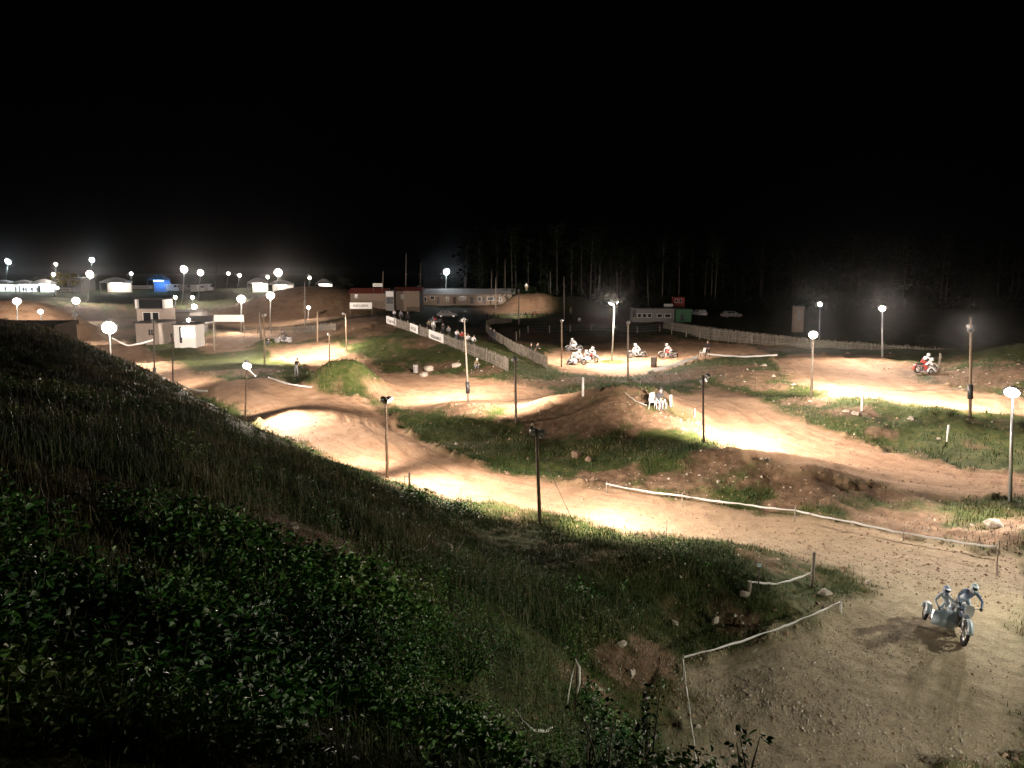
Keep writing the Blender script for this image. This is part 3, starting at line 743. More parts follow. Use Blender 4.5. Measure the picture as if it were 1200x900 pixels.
POSE['lean'] = sym(dict(pelvis=(-.12, 0, .93), spine=(-.04, 0, 1.1), chest=(.09, 0, 1.28), neck=(.17, 0, 1.43), head=(.23, 0, 1.54), top=(.23, 0, 1.63), shL=(.1, .18, 1.37), elL=(.24, .23, 1.14), wrL=(.42, .13, 1.08), hipL=(-.12, .1, .88), knL=(-.06, .12, .49), anL=(-.14, .13, .09), toeL=(.03, .15, .04)))
POSE['sit'] = sym(dict(pelvis=(-.05, 0, .53), spine=(-.06, 0, .72), chest=(-.02, 0, .92), neck=(.03, 0, 1.09), head=(.07, 0, 1.21), top=(.06, 0, 1.30), shL=(-.01, .18, 1.02), elL=(.06, .25, .77), wrL=(.27, .16, .66), hipL=(.0, .1, .51), knL=(.40, .13, .50), anL=(.42, .14, .09), toeL=(.58, .16, .04)))
POSE['crouch'] = sym(dict(pelvis=(-.15, 0, .32), spine=(-.1, 0, .5), chest=(.0, 0, .68), neck=(.08, 0, .83), head=(.13, 0, .94), top=(.13, 0, 1.03), shL=(.02, .18, .78), elL=(.14, .24, .56), wrL=(.34, .14, .52), hipL=(-.12, .1, .32), knL=(.22, .2, .50), anL=(.04, .18, .09), toeL=(.2, .2, .04)))
POSE['ride'] = sym(dict(pelvis=(-.30, 0, 1.0), spine=(-.15, 0, 1.14), chest=(.04, 0, 1.29), neck=(.19, 0, 1.41), head=(.28, 0, 1.52), top=(.27, 0, 1.61), shL=(.08, .19, 1.36), elL=(.24, .40, 1.2), wrL=(.43, .36, 1.08), hipL=(-.28, .11, .96), knL=(.08, .24, .74), anL=(-.12, .22, .37), toeL=(.05, .24, .31)))
def crew_in(d): return {k: (p[0] + .05, p[1] + (.22 if k[-1] != 'L' or k in ('pelvis',) else .10), p[2] + .02) for k, p in d.items()}
POSE['crew'] = crew_in(dict(pelvis=(-.50, -.62, .62), spine=(-.38, -.74, .76), chest=(-.22, -.86, .94), neck=(-.1, -.93, 1.08), head=(-.03, -.96, 1.20), top=(-.05, -.97, 1.29), shL=(-.13, -.7, 1.04), elL=(.02, -.52, .92), wrL=(.16, -.36, .86), shR=(-.22, -1.04, 1.0), elR=(-.12, -1.2, .78), wrR=(.06, -1.08, .66),
                    hipL=(-.47, -.52, .6), knL=(-.16, -.48, .56), anL=(-.42, -.46, .30), toeL=(-.25, -.46, .26), hipR=(-.52, -.72, .6), knR=(-.28, -.9, .5), anR=(-.56, -.84, .3), toeR=(-.4, -.88, .26)))
BODY = {k: body_mesh('person', J) for k, J in POSE.items()}
HELM, HAIR, CAP = {}, {}, {}
def headwear(pose, kind, mats):
    key = (pose, kind, tuple(m.name for m in mats))
    if key in HELM: return HELM[key]
    c = (Vector(POSE[pose]['head']) + Vector(POSE[pose]['top'])) * .5
    b = MB()
    if kind == 'helmet':
        b.ell(c + Vector((.005, 0, -.01)), (.15, .125, .145), 14, 10, fn=lambda p: 1.0 + .10 * max(0, p.x) * max(0, -p.z))
        b.loft([[c + Vector((.10, -.1, .075)), c + Vector((.10, .1, .075)), c + Vector((.10, .1, .09)), c + Vector((.10, -.1, .09))], [c + Vector((.25, -.075, .06)), c + Vector((.25, .075, .06)), c + Vector((.25, .075, .072)), c + Vector((.25, -.075, .072))]], smooth=False)
        b.box(c + Vector((.165, 0, -.10)), (.05, .11, .06))
        g = MB(); g.ell(c + Vector((.115, 0, .0)), (.05, .1, .05), 10, 6)
        HELM[key] = (b.mesh('helmet', mats[0]), g.mesh('goggles', mats[1]))
    elif kind == 'hair':
        b.ell(c + Vector((-.02, 0, .025)), (.105, .1, .11), 10, 7)
        HELM[key] = (b.mesh('hair', mats[0]), None)
    else:
        b.ell(c + Vector((-.01, 0, .04)), (.11, .1, .09), 10, 7); b.box(c + Vector((.13, 0, .05)), (.12, .13, .015))
        HELM[key] = (b.mesh('cap', mats[0]), None)
    return HELM[key]
_bm = {}
def person(label, loc, rz, pose='stand', top='black', legs='black', head='hair', headmat=None, hands='skin', group=None, scale=1.0):
    key = (pose, top, legs, hands)
    if key not in _bm:
        me = BODY[pose].copy(); me.name = 'person'
        for i, m in enumerate((M['c_' + top], M['c_' + legs], M['c_boot'], M['skin'] if hands == 'skin' else M['c_' + hands], M['skin'])): me.materials[i] = m
        _bm[key] = me
    o = link('person', _bm[key], None, Vector([float(c) for c in loc])); o.rotation_euler = (0, 0, rz); o.scale = (scale,) * 3
    tag(o, label, 'person', group)
    hm_, gl = headwear(pose, head, (headmat or (M['hair'] if head == 'hair' else M['c_black']), M['dark']))
    h = link(head, hm_, o)
    if gl: link('goggles', gl, h)
    return o

# ------------------------------------------------------------------ racing sidecar outfit (forward +X, chair on the right, -Y)
def outfit_meshes():
    P = {}
    def wheel(c, Rr, w, knob):
        t = MB(); t.ring(c, Rr - .06, .062, 'y', 28, 8, sq=w)
        for i in range(knob):
            a = 2 * PI * i / knob
            for s in (-.45, .45):
                t.box((c[0] + math.cos(a) * Rr, c[1] + s * .062 * w, c[2] + math.sin(a) * Rr), (.03, .035, .04), Matrix.Rotation(-a, 3, 'Y'))
        r = MB(); r.ring(c, Rr - .125, .018, 'y', 28, 6, sq=2.0); r.tube([(c[0], c[1] - .07, c[2]), (c[0], c[1] + .07, c[2])], .045, 10)
        for i in range(12):
            a = 2 * PI * i / 12
            r.tube([(c[0], c[1] + (.05 if i % 2 else -.05), c[2]), (c[0] + math.cos(a) * (Rr - .13), c[1], c[2] + math.sin(a) * (Rr - .13))], .005, 4, caps=False)
        return t, r
    P['wheels'] = [wheel((.85, 0, .34), .34, 1.0, 20), wheel((-.68, 0, .33), .33, 1.3, 20), wheel((-.30, -1.08, .26), .26, 1.0, 16)]
    f = MB()
    for s in (-1, 1):
        f.tube([(.42, s * .05, .92), (-.05, s * .12, .74), (-.55, s * .13, .66), (-.85, s * .12, .62)], .02)
        f.tube([(.42, s * .05, .86), (.36, s * .14, .42), (.25, s * .15, .24), (-.4, s * .15, .24), (-.5, s * .13, .62)], .02)
        f.tube([(-.4, s * .12, .32), (-.68, s * .12, .33)], .026)
    f.tube([(.2, -.15, .24), (.2, -1.0, .2)], .022); f.tube([(-.35, -.15, .24), (-.35, -.98, .22)], .022); f.tube([(.0, -.14, .72), (-.1, -.72, .26)], .018)
    P['frame'] = f
    k = MB()
    for s in (-1, 1):
        k.tube([(.41, s * .10, .98), (.56, s * .10, .62), (.60, s * .10, .40)], .026); k.tube([(.60, s * .10, .40), (.85, s * .10, .34)], .022); k.tube([(.5, s * .11, .78), (.82, s * .11, .38)], .02)
    P['front_fork'] = k
    h = MB(); h.tube([(.38, -.42, 1.08), (.44, -.25, 1.08), (.46, -.08, 1.03), (.46, .08, 1.03), (.44, .25, 1.08), (.38, .42, 1.08)], .014)
    P['handlebar'] = h
    g = [MB().tube([(.375, s * .44, 1.08), (.42, s * .31, 1.08)], .022) for s in (-1, 1)]
    P['grips'] = g
    t = MB()
    def sec(x, w, z0, z1): return [(x, -w, z0), (x, -w * 1.15, (z0 + z1) / 2), (x, -w * .7, z1), (x, w * .7, z1), (x, w * 1.15, (z0 + z1) / 2), (x, w, z0)]
    t.loft([sec(.40, .07, .72, .90), sec(.25, .15, .62, .97), (sec(.02, .16, .62, .97)), sec(-.15, .11, .66, .86)])
    P['tank'] = t
    s_ = MB(); s_.loft([sec(-.10, .10, .74, .87), sec(-.35, .13, .72, .84), sec(-.62, .13, .73, .86), sec(-.8, .09, .76, .88)]); P['seat'] = s_
    m = MB()
    m.loft([[(.85 + math.cos(a) * .42, -.1, .36 + math.sin(a) * .42), (.85 + math.cos(a) * .44, 0, .36 + math.sin(a) * .445), (.85 + math.cos(a) * .42, .1, .36 + math.sin(a) * .42), (.85 + math.cos(a) * .41, 0, .36 + math.sin(a) * .415)] for a in [R(q) for q in range(20, 171, 15)]]); P['front_mudguard'] = m
    m = MB()
    m.loft([[(-.68 + math.cos(a) * .42, -.11, .34 + math.sin(a) * .42), (-.68 + math.cos(a) * .44, 0, .34 + math.sin(a) * .45), (-.68 + math.cos(a) * .42, .11, .34 + math.sin(a) * .42), (-.68 + math.cos(a) * .41, 0, .34 + math.sin(a) * .415)] for a in [R(q) for q in range(80, 191, 15)]]); P['rear_mudguard'] = m
    m = MB()
    m.loft([[(-.30 + math.cos(a) * .31, -1.20, .26 + math.sin(a) * .31), (-.30 + math.cos(a) * .33, -1.08, .26 + math.sin(a) * .34), (-.30 + math.cos(a) * .31, -.96, .26 + math.sin(a) * .31), (-.30 + math.cos(a) * .30, -1.08, .26 + math.sin(a) * .30)] for a in [R(q) for q in range(10, 181, 17)]]); P['side_mudguard'] = m
    n = MB(); n.loft([[(.60, -.13, .86), (.60, .13, .86), (.585, .13, .86), (.585, -.13, .86)], [(.55, -.15, 1.02), (.55, .15, 1.02), (.535, .15, 1.02), (.535, -.15, 1.02)], [(.50, -.11, 1.14), (.50, .11, 1.14), (.485, .11, 1.14), (.485, -.11, 1.14)]], smooth=False); P['number_plate'] = n
    p = MB(); p.box((-.28, -.58, .215), (.95, .72, .03)); P['platform'] = p
    q = MB()                                                    # the sloping nose panel ahead of the platform
    q.loft([[(.34, -.22, .16), (.34, -.98, .16), (.31, -.98, .16), (.31, -.22, .16)], [(.30, -.2, .36), (.30, -1.0, .36), (.27, -1.0, .36), (.27, -.2, .36)], [(.16, -.2, .56), (.14, -.94, .52), (.11, -.94, .52), (.13, -.2, .56)], [(.02, -.2, .66), (.0, -.80, .62), (-.02, -.80, .61), (.0, -.2, .65)]], smooth=True); P['nose_panel'] = q
    rr_ = [MB().tube([(.18, -.26, .24), (.2, -.28, .84), (.12, -.45, .88), (.02, -.62, .84), (-.02, -.66, .24)], .017), MB().tube([(.15, -1.0, .22), (.1, -1.08, .62), (-.1, -1.08, .64), (-.14, -1.0, .24)], .017), MB().tube([(-.75, -.25, .24), (-.78, -.28, .66), (-.8, -.1, .7)], .017)]; P['grab_rail'] = rr_
    e = MB(); e.box((.02, 0, .40), (.42, .26, .26)); e.box((.10, 0, .58), (.18, .2, .2), Matrix.Rotation(R(-15), 3, 'Y'))
    for i in range(5): e.box((.10, 0, .5 + i * .045), (.24, .26, .012), Matrix.Rotation(R(-15), 3, 'Y'))
    P['engine'] = e
    x = MB(); x.tube([(.2, .1, .55), (.34, .17, .48), (.25, .2, .3), (-.2, .2, .36), (-.5, .2, .58), (-.95, .2, .72)], [.025, .028, .03, .035, .055, .05]); P['exhaust'] = x
    return P
_OM = outfit_meshes()
OUTFIT = {}
def outfit(label, loc, rz, scheme, group, lean=0.0, scale=1.0):
    body, plate, nose, tyre = scheme
    if scheme not in OUTFIT:
        D = {}
        for k, mb in _OM.items():
            if k == 'wheels': D[k] = [(a.mesh('tyre', M[tyre]), b.mesh('rim', M['alloy'])) for a, b in mb]
            else:
                mm = {'frame': 'alloy', 'front_fork': 'alloy', 'handlebar': 'steel', 'grips': 'dark', 'tank': body, 'seat': 'seat', 'front_mudguard': nose, 'rear_mudguard': body, 'side_mudguard': nose, 'number_plate': plate, 'platform': 'alloy', 'nose_panel': nose, 'grab_rail': 'steel', 'engine': 'dark', 'exhaust': 'steel'}[k]
                D[k] = [x.mesh(k, M[mm]) for x in (mb if isinstance(mb, list) else [mb])]
        OUTFIT[scheme] = D
    D = OUTFIT[scheme]
    t = thing('racing_sidecar', label, 'sidecar motorcycle', loc, rz, group); t.rotation_euler = (lean, 0, rz); t.scale = (scale, scale * (.84 if lean else 1), scale)
    for a, b in D['wheels']:
        w = link('tyre', a, t); link('rim', b, w)
    for k, me in D.items():
        if k == 'wheels': continue
        for x in me: link({'grips': 'grip'}.get(k, k), x, t)
    return t
S_BLUE = ('bluebody', 'whitebody', 'paleblue', 'rubber'); S_WHITE = ('whitebody', 'whitebody', 'whitebody', 'rubber'); S_RED = ('redbody', 'whitebody', 'whitebody', 'rubber'); S_DUST = ('dustbody', 'dustbody', 'dustbody', 'dustbody')
RG, CG, OG = 'sidecar drivers on the track', 'sidecar passengers on the track', 'sidecar outfits racing on the track'
def crewed(loc, heading, scheme, lab_o, lab_d, lab_c, dr, cr, lean=0.0, helm=('whitebody', 'whitebody'), scale=1.0):
    loc = np.array(loc, float)
    outfit(lab_o, loc, heading, scheme, OG, lean, scale)
    for pose, lab, (a, b), grp, hmn in (('ride', lab_d, dr, RG, helm[0]), ('crew', lab_c, cr, CG, helm[1])):
        o = person(lab, loc, heading, pose, a, b, 'helmet', M[hmn], 'black', grp, scale); o.rotation_euler = (lean, 0, heading); o.scale = (scale, scale * (.84 if lean else 1), scale * (1.06 if lean and pose == 'ride' else 1))
def gp(px, py, ymin=0): 
    q = G(px, py, ymin); return q
def face(px0, py0, px1, py1, ymin=0):
    a, b = G(px0, py0, ymin), G(px1, py1, ymin); return math.atan2(b[1] - a[1], b[0] - a[0])
q = gp(1121, 741)
crewed(q, R(-110), S_BLUE, 'blue and white sidecar outfit cornering on the near gravel bend', 'driver in blue and pale grey leaning over the nearest outfit', 'passenger in pale grey crouched on the nearest outfit platform', ('bluecloth', 'palecloth'), ('palecloth', 'palecloth'), R(-11), ('paleblue', 'bluebody'), .9)
crewed(gp(676, 427, 60), R(-35), S_WHITE, 'white sidecar outfit leading the pair at the left of the loop', 'white clad driver leading the pair in the loop', 'white clad passenger leading the pair in the loop', ('whitecloth', 'whitecloth'), ('whitecloth', 'whitecloth'))
crewed(gp(692, 424, 60), R(-50), S_RED, 'red and white sidecar outfit close behind the leading white one', 'driver in white on the red outfit of the pair', 'passenger in white on the red outfit of the pair', ('whitecloth', 'greycloth'), ('whitecloth', 'redcloth'))
crewed(gp(673, 412, 60), R(195), S_WHITE, 'white sidecar outfit at the far left of the loop, above the pair', 'driver on the outfit at the far left of the loop', 'passenger on the outfit at the far left of the loop', ('whitecloth', 'whitecloth'), ('whitecloth', 'whitecloth'))
crewed(gp(747, 419, 60), R(185), S_WHITE, 'white sidecar outfit right of the twin lamp pole in the loop', 'driver on the outfit right of the twin lamp pole', 'passenger on the outfit right of the twin lamp pole', ('whitecloth', 'whitecloth'), ('whitecloth', 'whitecloth'))
crewed(gp(784, 420, 60), R(178), S_RED, 'red and white sidecar outfit entering the loop at right', 'driver on the outfit entering the loop at right', 'passenger on the outfit entering the loop at right', ('whitecloth', 'whitecloth'), ('whitecloth', 'whitecloth'))
crewed(gp(1083, 437), R(12), S_RED, 'red and white sidecar outfit in the hollow before the right mound', 'white clad driver in the hollow before the right mound', 'red trousered passenger in the hollow before the right mound', ('whitecloth', 'redcloth'), ('whitecloth', 'redcloth'))
crewed(gp(333, 402, 60), R(185), S_DUST, 'dark blurred looking outfit on the far track beside the marshal mound', 'dark driver on the far track beside the marshal mound', 'dark passenger on the far track beside the marshal mound', ('black', 'black'), ('browncloth', 'black'), 0, ('dark', 'dark'))
PG = 'parked outfits behind the paling fence'
outfit('red outfit parked left behind the bannered fence', gp(511, 379, 90), R(200), S_RED, PG)
outfit('white outfit parked right behind the bannered fence', gp(545, 379, 90), R(250), S_WHITE, PG)

# chairs, people
def chair(label, loc, rz):
    t = thing('plastic_chair', label, 'chair', loc, rz, 'white plastic chairs of the marshals')
    b = MB(); b.box((0, 0, .44), (.44, .46, .035)); b.build('seat', M['white'], t, bevel=.01)
    b = MB()
    for k in range(5): b.box((-.25, -.18 + k * .09, .68), (.025, .05, .42), Matrix.Rotation(R(-10), 3, 'Y'))
    b.tube([(-.28, -.22, .62), (-.3, -.2, .9), (-.31, 0, .95), (-.3, .2, .9), (-.28, .22, .62)], .018, 6); b.build('backrest', M['white'], t)
    lg = MB()
    for sx in (-1, 1):
        for sy in (-1, 1):
            MB().tube([(sx * .19, sy * .2, .43), (sx * .23, sy * .24, 0)], [.022, .016], 6).build('leg', M['white'], t)
    for sy in (-1, 1): MB().tube([(-.24, sy * .23, .64), (.1, sy * .24, .64), (.2, sy * .22, .45)], .018, 6).build('armrest', M['white'], t)
    return t
c0 = gp(773, 480); chair('white plastic chair with a dark clad marshal sitting in it', c0, R(-60)); person('dark clad marshal sitting in a white chair on the brown mound', c0, R(-60), 'sit', 'black', 'greycloth', 'cap')
chair('empty white plastic chair beside the seated marshal', gp(765, 479), R(-100))
c1 = gp(823, 418); chair('white plastic chair beside the standing man in black', c1, R(200))
person('man in black standing with hands on hips on the grassy ridge', gp(829, 419), R(-100), 'hips', 'black', 'black', 'hair')
person('lone dark clad marshal standing beside the black jump pile', gp(348, 442, 50), R(80), 'lean', 'black', 'greycloth', 'cap')
person('dark marshal crouching at the foot of the paired poles', gp(314, 406, 50), R(20), 'crouch', 'black', 'black', 'hair')
person('official in a khaki jacket crouching below the bannered fence', gp(558, 433, 55), R(-40), 'crouch', 'khaki', 'greycloth', 'cap', M['c_whitecloth'])
SG = 'spectators along the fences'
person('left of two dark spectators at the corner of the curved fence', gp(622, 421, 60), R(10), 'stand', 'black', 'black', 'hair', group=SG)
person('right of two dark spectators at the corner of the curved fence', gp(628, 419, 60), R(-30), 'lean', 'black', 'browncloth', 'hair', group=SG)
for px, py, top, legs, pose, lab in ((462, 376, 'whitecloth', 'black', 'lean', 'spectator in white at the top end of the bannered fence'), (470, 377, 'greycloth', 'black', 'stand', 'grey clad spectator near the top end of the bannered fence'), (478, 379, 'black', 'black', 'stand', 'black clad spectator between the first two fence banners'),
                                     (503, 390, 'khaki', 'black', 'lean', 'khaki clad spectator above the second fence banner'), (508, 391, 'whitecloth', 'greycloth', 'stand', 'spectator in white above the third fence banner'), (519, 394, 'black', 'black', 'lean', 'dark spectator right of the one in white above the third banner'), (526, 398, 'greycloth', 'black', 'lean', 'grey spectator past the third fence banner'),
                                     (535, 403, 'whitecloth', 'navy', 'lean', 'pale spectator left of the tall pole at the fence'), (541, 405, 'redcloth', 'black', 'lean', 'spectator in red behind the tall pole at the fence'), (548, 409, 'whitecloth', 'black', 'lean', 'first pale spectator right of the tall pole at the fence'), (554, 411, 'whitecloth', 'black', 'lean', 'second pale spectator right of the tall pole at the fence')):
    person(lab, gp(px, py, 66), R(-75 + random.uniform(-25, 25)), pose, top, legs, random.choice(('hair', 'cap')), group=SG)
for px, py, top, lab in ((571, 377, 'black', 'left of two dark people by the railing of the ramp'), (579, 377, 'black', 'right of two dark people by the railing of the ramp'), (617, 376, 'black', 'dark person left of the red jackets by the ramp'), (624, 375, 'redcloth', 'first person in red below the ramp'), (629, 375, 'redcloth', 'second person in red below the ramp'),
                         (575, 399, 'black', 'dark person left at the inner curve of the fence'), (579, 402, 'black', 'dark person right at the inner curve of the fence')):
    person(lab, gp(px, py, 66), R(random.uniform(-180, 180)), 'stand' if px < 600 else 'lean', top, 'black', 'hair', group=SG)
person('pale figure standing in front of the black mound', gp(669, 369, 66), R(-90), 'stand', 'khaki', 'khaki', 'hair')
person('figure in a pale cap bent low in the dark field', gp(679, 378, 66), R(-90), 'crouch', 'whitecloth', 'greycloth', 'cap')
person('bright clad figure standing on top of the ramp', PY(617, 341, 163), R(-90), 'stand', 'whitecloth', 'khaki', 'hair')
for k, (px, Y, top) in enumerate(((12, 215, 'black'), (24, 213, 'greycloth'), (33, 216, 'black'), (36, 214, 'navy'), (43, 215, 'black'), (49, 217, 'khaki'))):
    b = base_at(px, None, Y)
    person(['person at the left end of the lit tents', 'grey clad person between the first lit tents', 'left of a close pair before the lit tents', 'right of a close pair before the lit tents', 'black clad person right of the pair before the tents', 'khaki clad person at the right end of the tents'][k], b, R(-90), 'stand', top, 'black', 'hair', group='people at the far tents', scale=1.05)

# ------------------------------------------------------------------ fences
def paling(label, pts, hts, group='wooden paling fences', step=.13, mk='fencewood', banners=()):
    """pts: world base points, hts: heights"""
    pts = [np.array(p, float) for p in pts]
    t = thing('paling_fence', label, 'fence', pts[0], 0, group)
    o = pts[0]
    seg = [np.linalg.norm((b - a)[:2]) for a, b in zip(pts, pts[1:])]; tot = sum(seg)
    def at(s):
        for i, l in enumerate(seg):
            if s <= l or i == len(seg) - 1:
                f = min(1, s / max(l, 1e-6)); p = pts[i] * (1 - f) + pts[i + 1] * f
                return p, hts[i] * (1 - f) + hts[i + 1] * f, math.atan2(pts[i + 1][1] - pts[i][1], pts[i + 1][0] - pts[i][0])
            s -= l
    m = MB(); s = 0.05
    while s < tot:
        p, h, a = at(s); h = h * random.uniform(.92, 1.05)
        rot = Matrix.Rotation(a, 3, 'Z') @ Matrix.Rotation(random.gauss(0, .035), 3, 'Y')
        m.box(Vector(p - o) + Vector((0, 0, h / 2 - .05)), (.055 + random.random() * .03, .02, h), rot)
        s += step * random.uniform(.85, 1.25)
    m.build('palings', M[mk], t, kind='stuff')
    s = 0.0; post = None
    while s <= tot + .1:
        p, h, a = at(min(s, tot))
        l = Vector(p - o) + Vector((math.sin(a) * .05, -math.cos(a) * .05, 0))
        if post is None: post = MB().tube([(0, 0, -.3), (0, 0, h + .18)], [.055, .045], 7).mesh('fence_post', M[mk])
        c = link('fence_post', post, t, l); c.rotation_euler = (random.gauss(0, .03), random.gauss(0, .03), 0)
        s += 2.6
    for fz in (.28, .78):
        w = MB(); line = []
        k = max(2, int(tot / 2)); 
        for i in range(k + 1):
            p, h, a = at(tot * i / k); line.append(Vector(p - o) + Vector((math.sin(a) * .03, -math.cos(a) * .03, h * fz)))
        w.tube(line, .012, 4); w.build('wire', M['steel'], t)
    return t, at
fl = [gp(px, py, 62) for px, py in ((456, 380), (480, 388), (510, 399), (545, 413), (575, 425), (596, 435))]
paling('bannered paling fence running down the grassy mound', fl, [1.15, 1.15, 1.15, 1.2, 1.25, 1.3])
fr = [gp(px, py, 62) for px, py in ((600, 378), (580, 379), (571, 383), (570, 389), (580, 398), (600, 411), (625, 423), (642, 433))]
paling('curved paling fence on the left of the loop', fr, [1.0, 1.05, 1.1, 1.15, 1.2, 1.2, 1.25, 1.3])
rf = []
rh = []
for px, tp, bt, Y in ((778, 376, 382, 135), (830, 383, 395, 112), (900, 391, 403, 98), (960, 397, 410, 92), (1040, 403, 416, 88), (1100, 407, 421, 86), (1210, 415, 428, 84)):
    b = PY(px, bt, Y); gz = ground_at(b[0], b[1]); b[2] = min(b[2], gz + .05); rf.append(b); rh.append(PY(px, tp, Y)[2] - b[2])
paling('long grey paling fence along the dark field at right', rf, rh)
lf = [gp(px, py, 70) for px, py in ((286, 391), (320, 391), (360, 390), (394, 388))]
paling('low paling fence behind the far track at left', lf, [1.1, 1.1, 1.1, 1.1])
# post and wire fence round the loop
def wirefence(label, pxs, group, ymin=85, h=1.25, mk='palewood'):
    bs = [gp(px, py, ymin) for px, py in pxs]
    t = thing('wire_fence', label, 'fence', bs[0], 0, group)
    for b in bs:
        c = MB().tube([(0, 0, -.2), (random.gauss(0, .03), 0, h)], [.075, .065], 7).build('fence_post', M[mk], t, Vector(b - bs[0]))
    for z in (.35, .75, 1.1):
        MB().tube([Vector(b - bs[0]) + Vector((0, -.08, z)) for b in bs], .010, 4).build('wire', M['steel'], t)
    return t
wirefence('post and wire fence with pale posts round the back of the loop', [(605, 399), (609, 396), (619, 391), (644, 390), (668, 389), (693, 388), (747, 391), (773, 389), (787, 392), (804, 395), (820, 398), (838, 399), (859, 401), (881, 404)], 'wire fences')
wirefence('rail fence with dark posts in front of the far dirt ramp', [(560, 376), (570, 375), (584, 374), (600, 373), (612, 372), (640, 371)], 'wire fences', 100, 1.0, 'darkwood')

# ------------------------------------------------------------------ tapes, ropes, marker posts
def tape(label, pts, w=.07, sag=.0, name='barrier_tape', mk='tape', cat='barrier tape', group='white barrier tapes', thick=.004):
    P3 = []
    for a, b in zip(pts, pts[1:]):
        a, b = Vector(a), Vector(b)
        k = 8
        for i in range(k + (1 if b == Vector(pts[-1]) else 0)):
            f = i / k; p = a.lerp(b, f); p.z += math.sin(i * 2.1 + a.x * 3) * .012; p.z -= sag * (b - a).length * 4 * f * (1 - f); P3.append(p)
    o = P3[0].copy(); m = MB(); rings = []
    for i, p in enumerate(P3):
        tg = (P3[min(i + 1, len(P3) - 1)] - P3[max(i - 1, 0)]).normalized()
        sd = tg.cross(Vector((0, 0, 1)))
        sd = sd.normalized() if sd.length > .05 else Vector((1, 0, 0))
        tw = math.sin(i * .9 + len(label)) * .5
        up = (sd.cross(tg).normalized() * math.cos(tw) + sd * math.sin(tw)); sd = tg.cross(up).normalized()
        q = p - o
        rings.append([q + up * w / 2 + sd * thick, q - up * w / 2 + sd * thick, q - up * w / 2 - sd * thick, q + up * w / 2 - sd * thick])
    m.loft(rings, smooth=True)
    ob = m.build(name, M[mk], None, o)
    return tag(ob, label, cat, group)
def over(px, py, hpx=10, ymin=0):
    """point seen at (px,py) that stands over the ground point hpx pixels lower in the photo"""
    g = G(px, py + hpx, ymin); return PY(px, py, g[1])
tape('long taut white tape between the near track and the bank', [over(710, 567, 9), over(800, 581, 9), over(866, 590, 9), over(932, 598, 9), over(1000, 612, 9), over(1100, 631, 9), over(1168, 641, 9)], .075, .016)
tape('white tape along the grass edge of the near bend', [over(984, 705, 10), over(945, 723, 12), over(890, 744, 14), over(800, 770, 22)], .055, .014)
tape('white tape running towards the camera beside the near bend', [over(800, 770, 22), over(806, 815, 26), over(812, 860, 26), over(818, 905, 26)], .06, .01)
tape('drooping white tape between two short posts on the grass tongue', [over(877, 681, 14), over(910, 684, 12), over(951, 671, 14)], .06, .02)
tape('bright drooping tape by the glaring lamp at the far left', [PY(131, 396, 82), PY(150, 405, 82), PY(180, 398, 82)], .16, .03)
tape('tape drooping from the thin pole at the dark crest', [over(204, 446, 16, 44), over(222, 456, 8, 47), over(243, 458, 7, 47)], .14, .02)
tape('short end of tape on the small lit lamp pole', [PY(289, 430, 52), PY(300, 441, 54)], .12, .01)
tape('tape before the black jump pile', [over(314, 442, 8, 47), over(338, 450, 8, 47), over(366, 454, 6, 47)], .15, .006)
tape('tape along the ridge right of the man in black', [over(829, 415, 5), over(870, 418, 5), over(911, 416, 8)], .16, .004)
tape('broad white plastic strip along the edge of the loop', [over(759, 436, 3), over(790, 428, 3), over(818, 418, 4)], .4, .0)
tape('tape hanging on the brown mound beside the chairs', [over(733, 460, 4), over(745, 470, 3), over(758, 475, 3)], .06, .02)
tape('wire like dark cord across the upper right track', [over(985, 458, 3), over(1060, 458, 12), over(1136, 456, 25)], .03, .002, 'cord', 'dark', 'cord', None)
r0 = [G(605, 842), G(640, 865), G(672, 800)]
YR = G(676, 815)[1] * .93
rope_pts = [PY(*p, YR if p[0] > 650 else min(YR, G(*p)[1] * .93)) for p in ((604, 832), (612, 845), (625, 856), (640, 857), (655, 846), (664, 825), (668, 800), (674, 771), (679, 782), (679, 800), (676, 812))]
mm_ = MB(); mm_.tube([Vector(p - rope_pts[0]) for p in rope_pts], .022, 6)
tag(mm_.build('rope', M['rope'], None, Vector(rope_pts[0])), 'loop of pale rope hung over a stick in the weeds', 'rope')
sp_ = PY(675, 771, YR * 1.004); gz = ground_at(sp_[0], sp_[1])
tag(MB().tube([(0, 0, -.1), (.03, 0, sp_[2] - gz + .03)], [.02, .014], 6).build('stick', M['darkwood'], None, (sp_[0], sp_[1], gz)), 'thin dark stick holding the pale rope loop', 'stick')
gb = base_at(633, 616); w0 = PY(640, 543, gb[1]); w1 = G(680, 629)
tag(MB().tube([(0, 0, 0), Vector(w1 - w0)], .011, 6).build('guy_wire', M['rubber'], None, Vector(w0)), 'dark slanting guy wire beside the near floodlight pole', 'wire')
def post(label, px, pb, pt, r=.05, mk='white', ymin=0, group='short marker posts', name='marker_post', extra=None):
    b = G(px, pb, ymin or (ymin_for(px) if pb < 500 else 0)); h = PY(px, pt, b[1])[2] - b[2]
    t = thing(name, label, 'post', b, 0, group)
    MB().tube([(0, 0, -.15), (random.gauss(0, .02), 0, h - .03)], [r, r * .93], 9).build('shaft', M[mk], t)
    MB().tube([(0, 0, h - .04), (0, 0, h)], [r * 1.02, r * .6], 9).build('top', M[mk], t)
    if extra: extra(t, h)
    return t
post('tall pale post at the right end of the drooping tape', 952, 686, 647, .055, 'palewood')
post('short pale post at the left end of the drooping tape', 877, 697, 680, .055, 'palewood')
def sgn(t, h): MB().box((0, -.03, h), (.11, .02, .1)).build('sign_plate', M['paleblue'], t)
post('thin stake with small pale sign on the grass tongue', 888, 697, 662, .018, 'darkwood', extra=sgn)
post('short white stub post at the corner of the near tape', 985, 718, 706, .03)
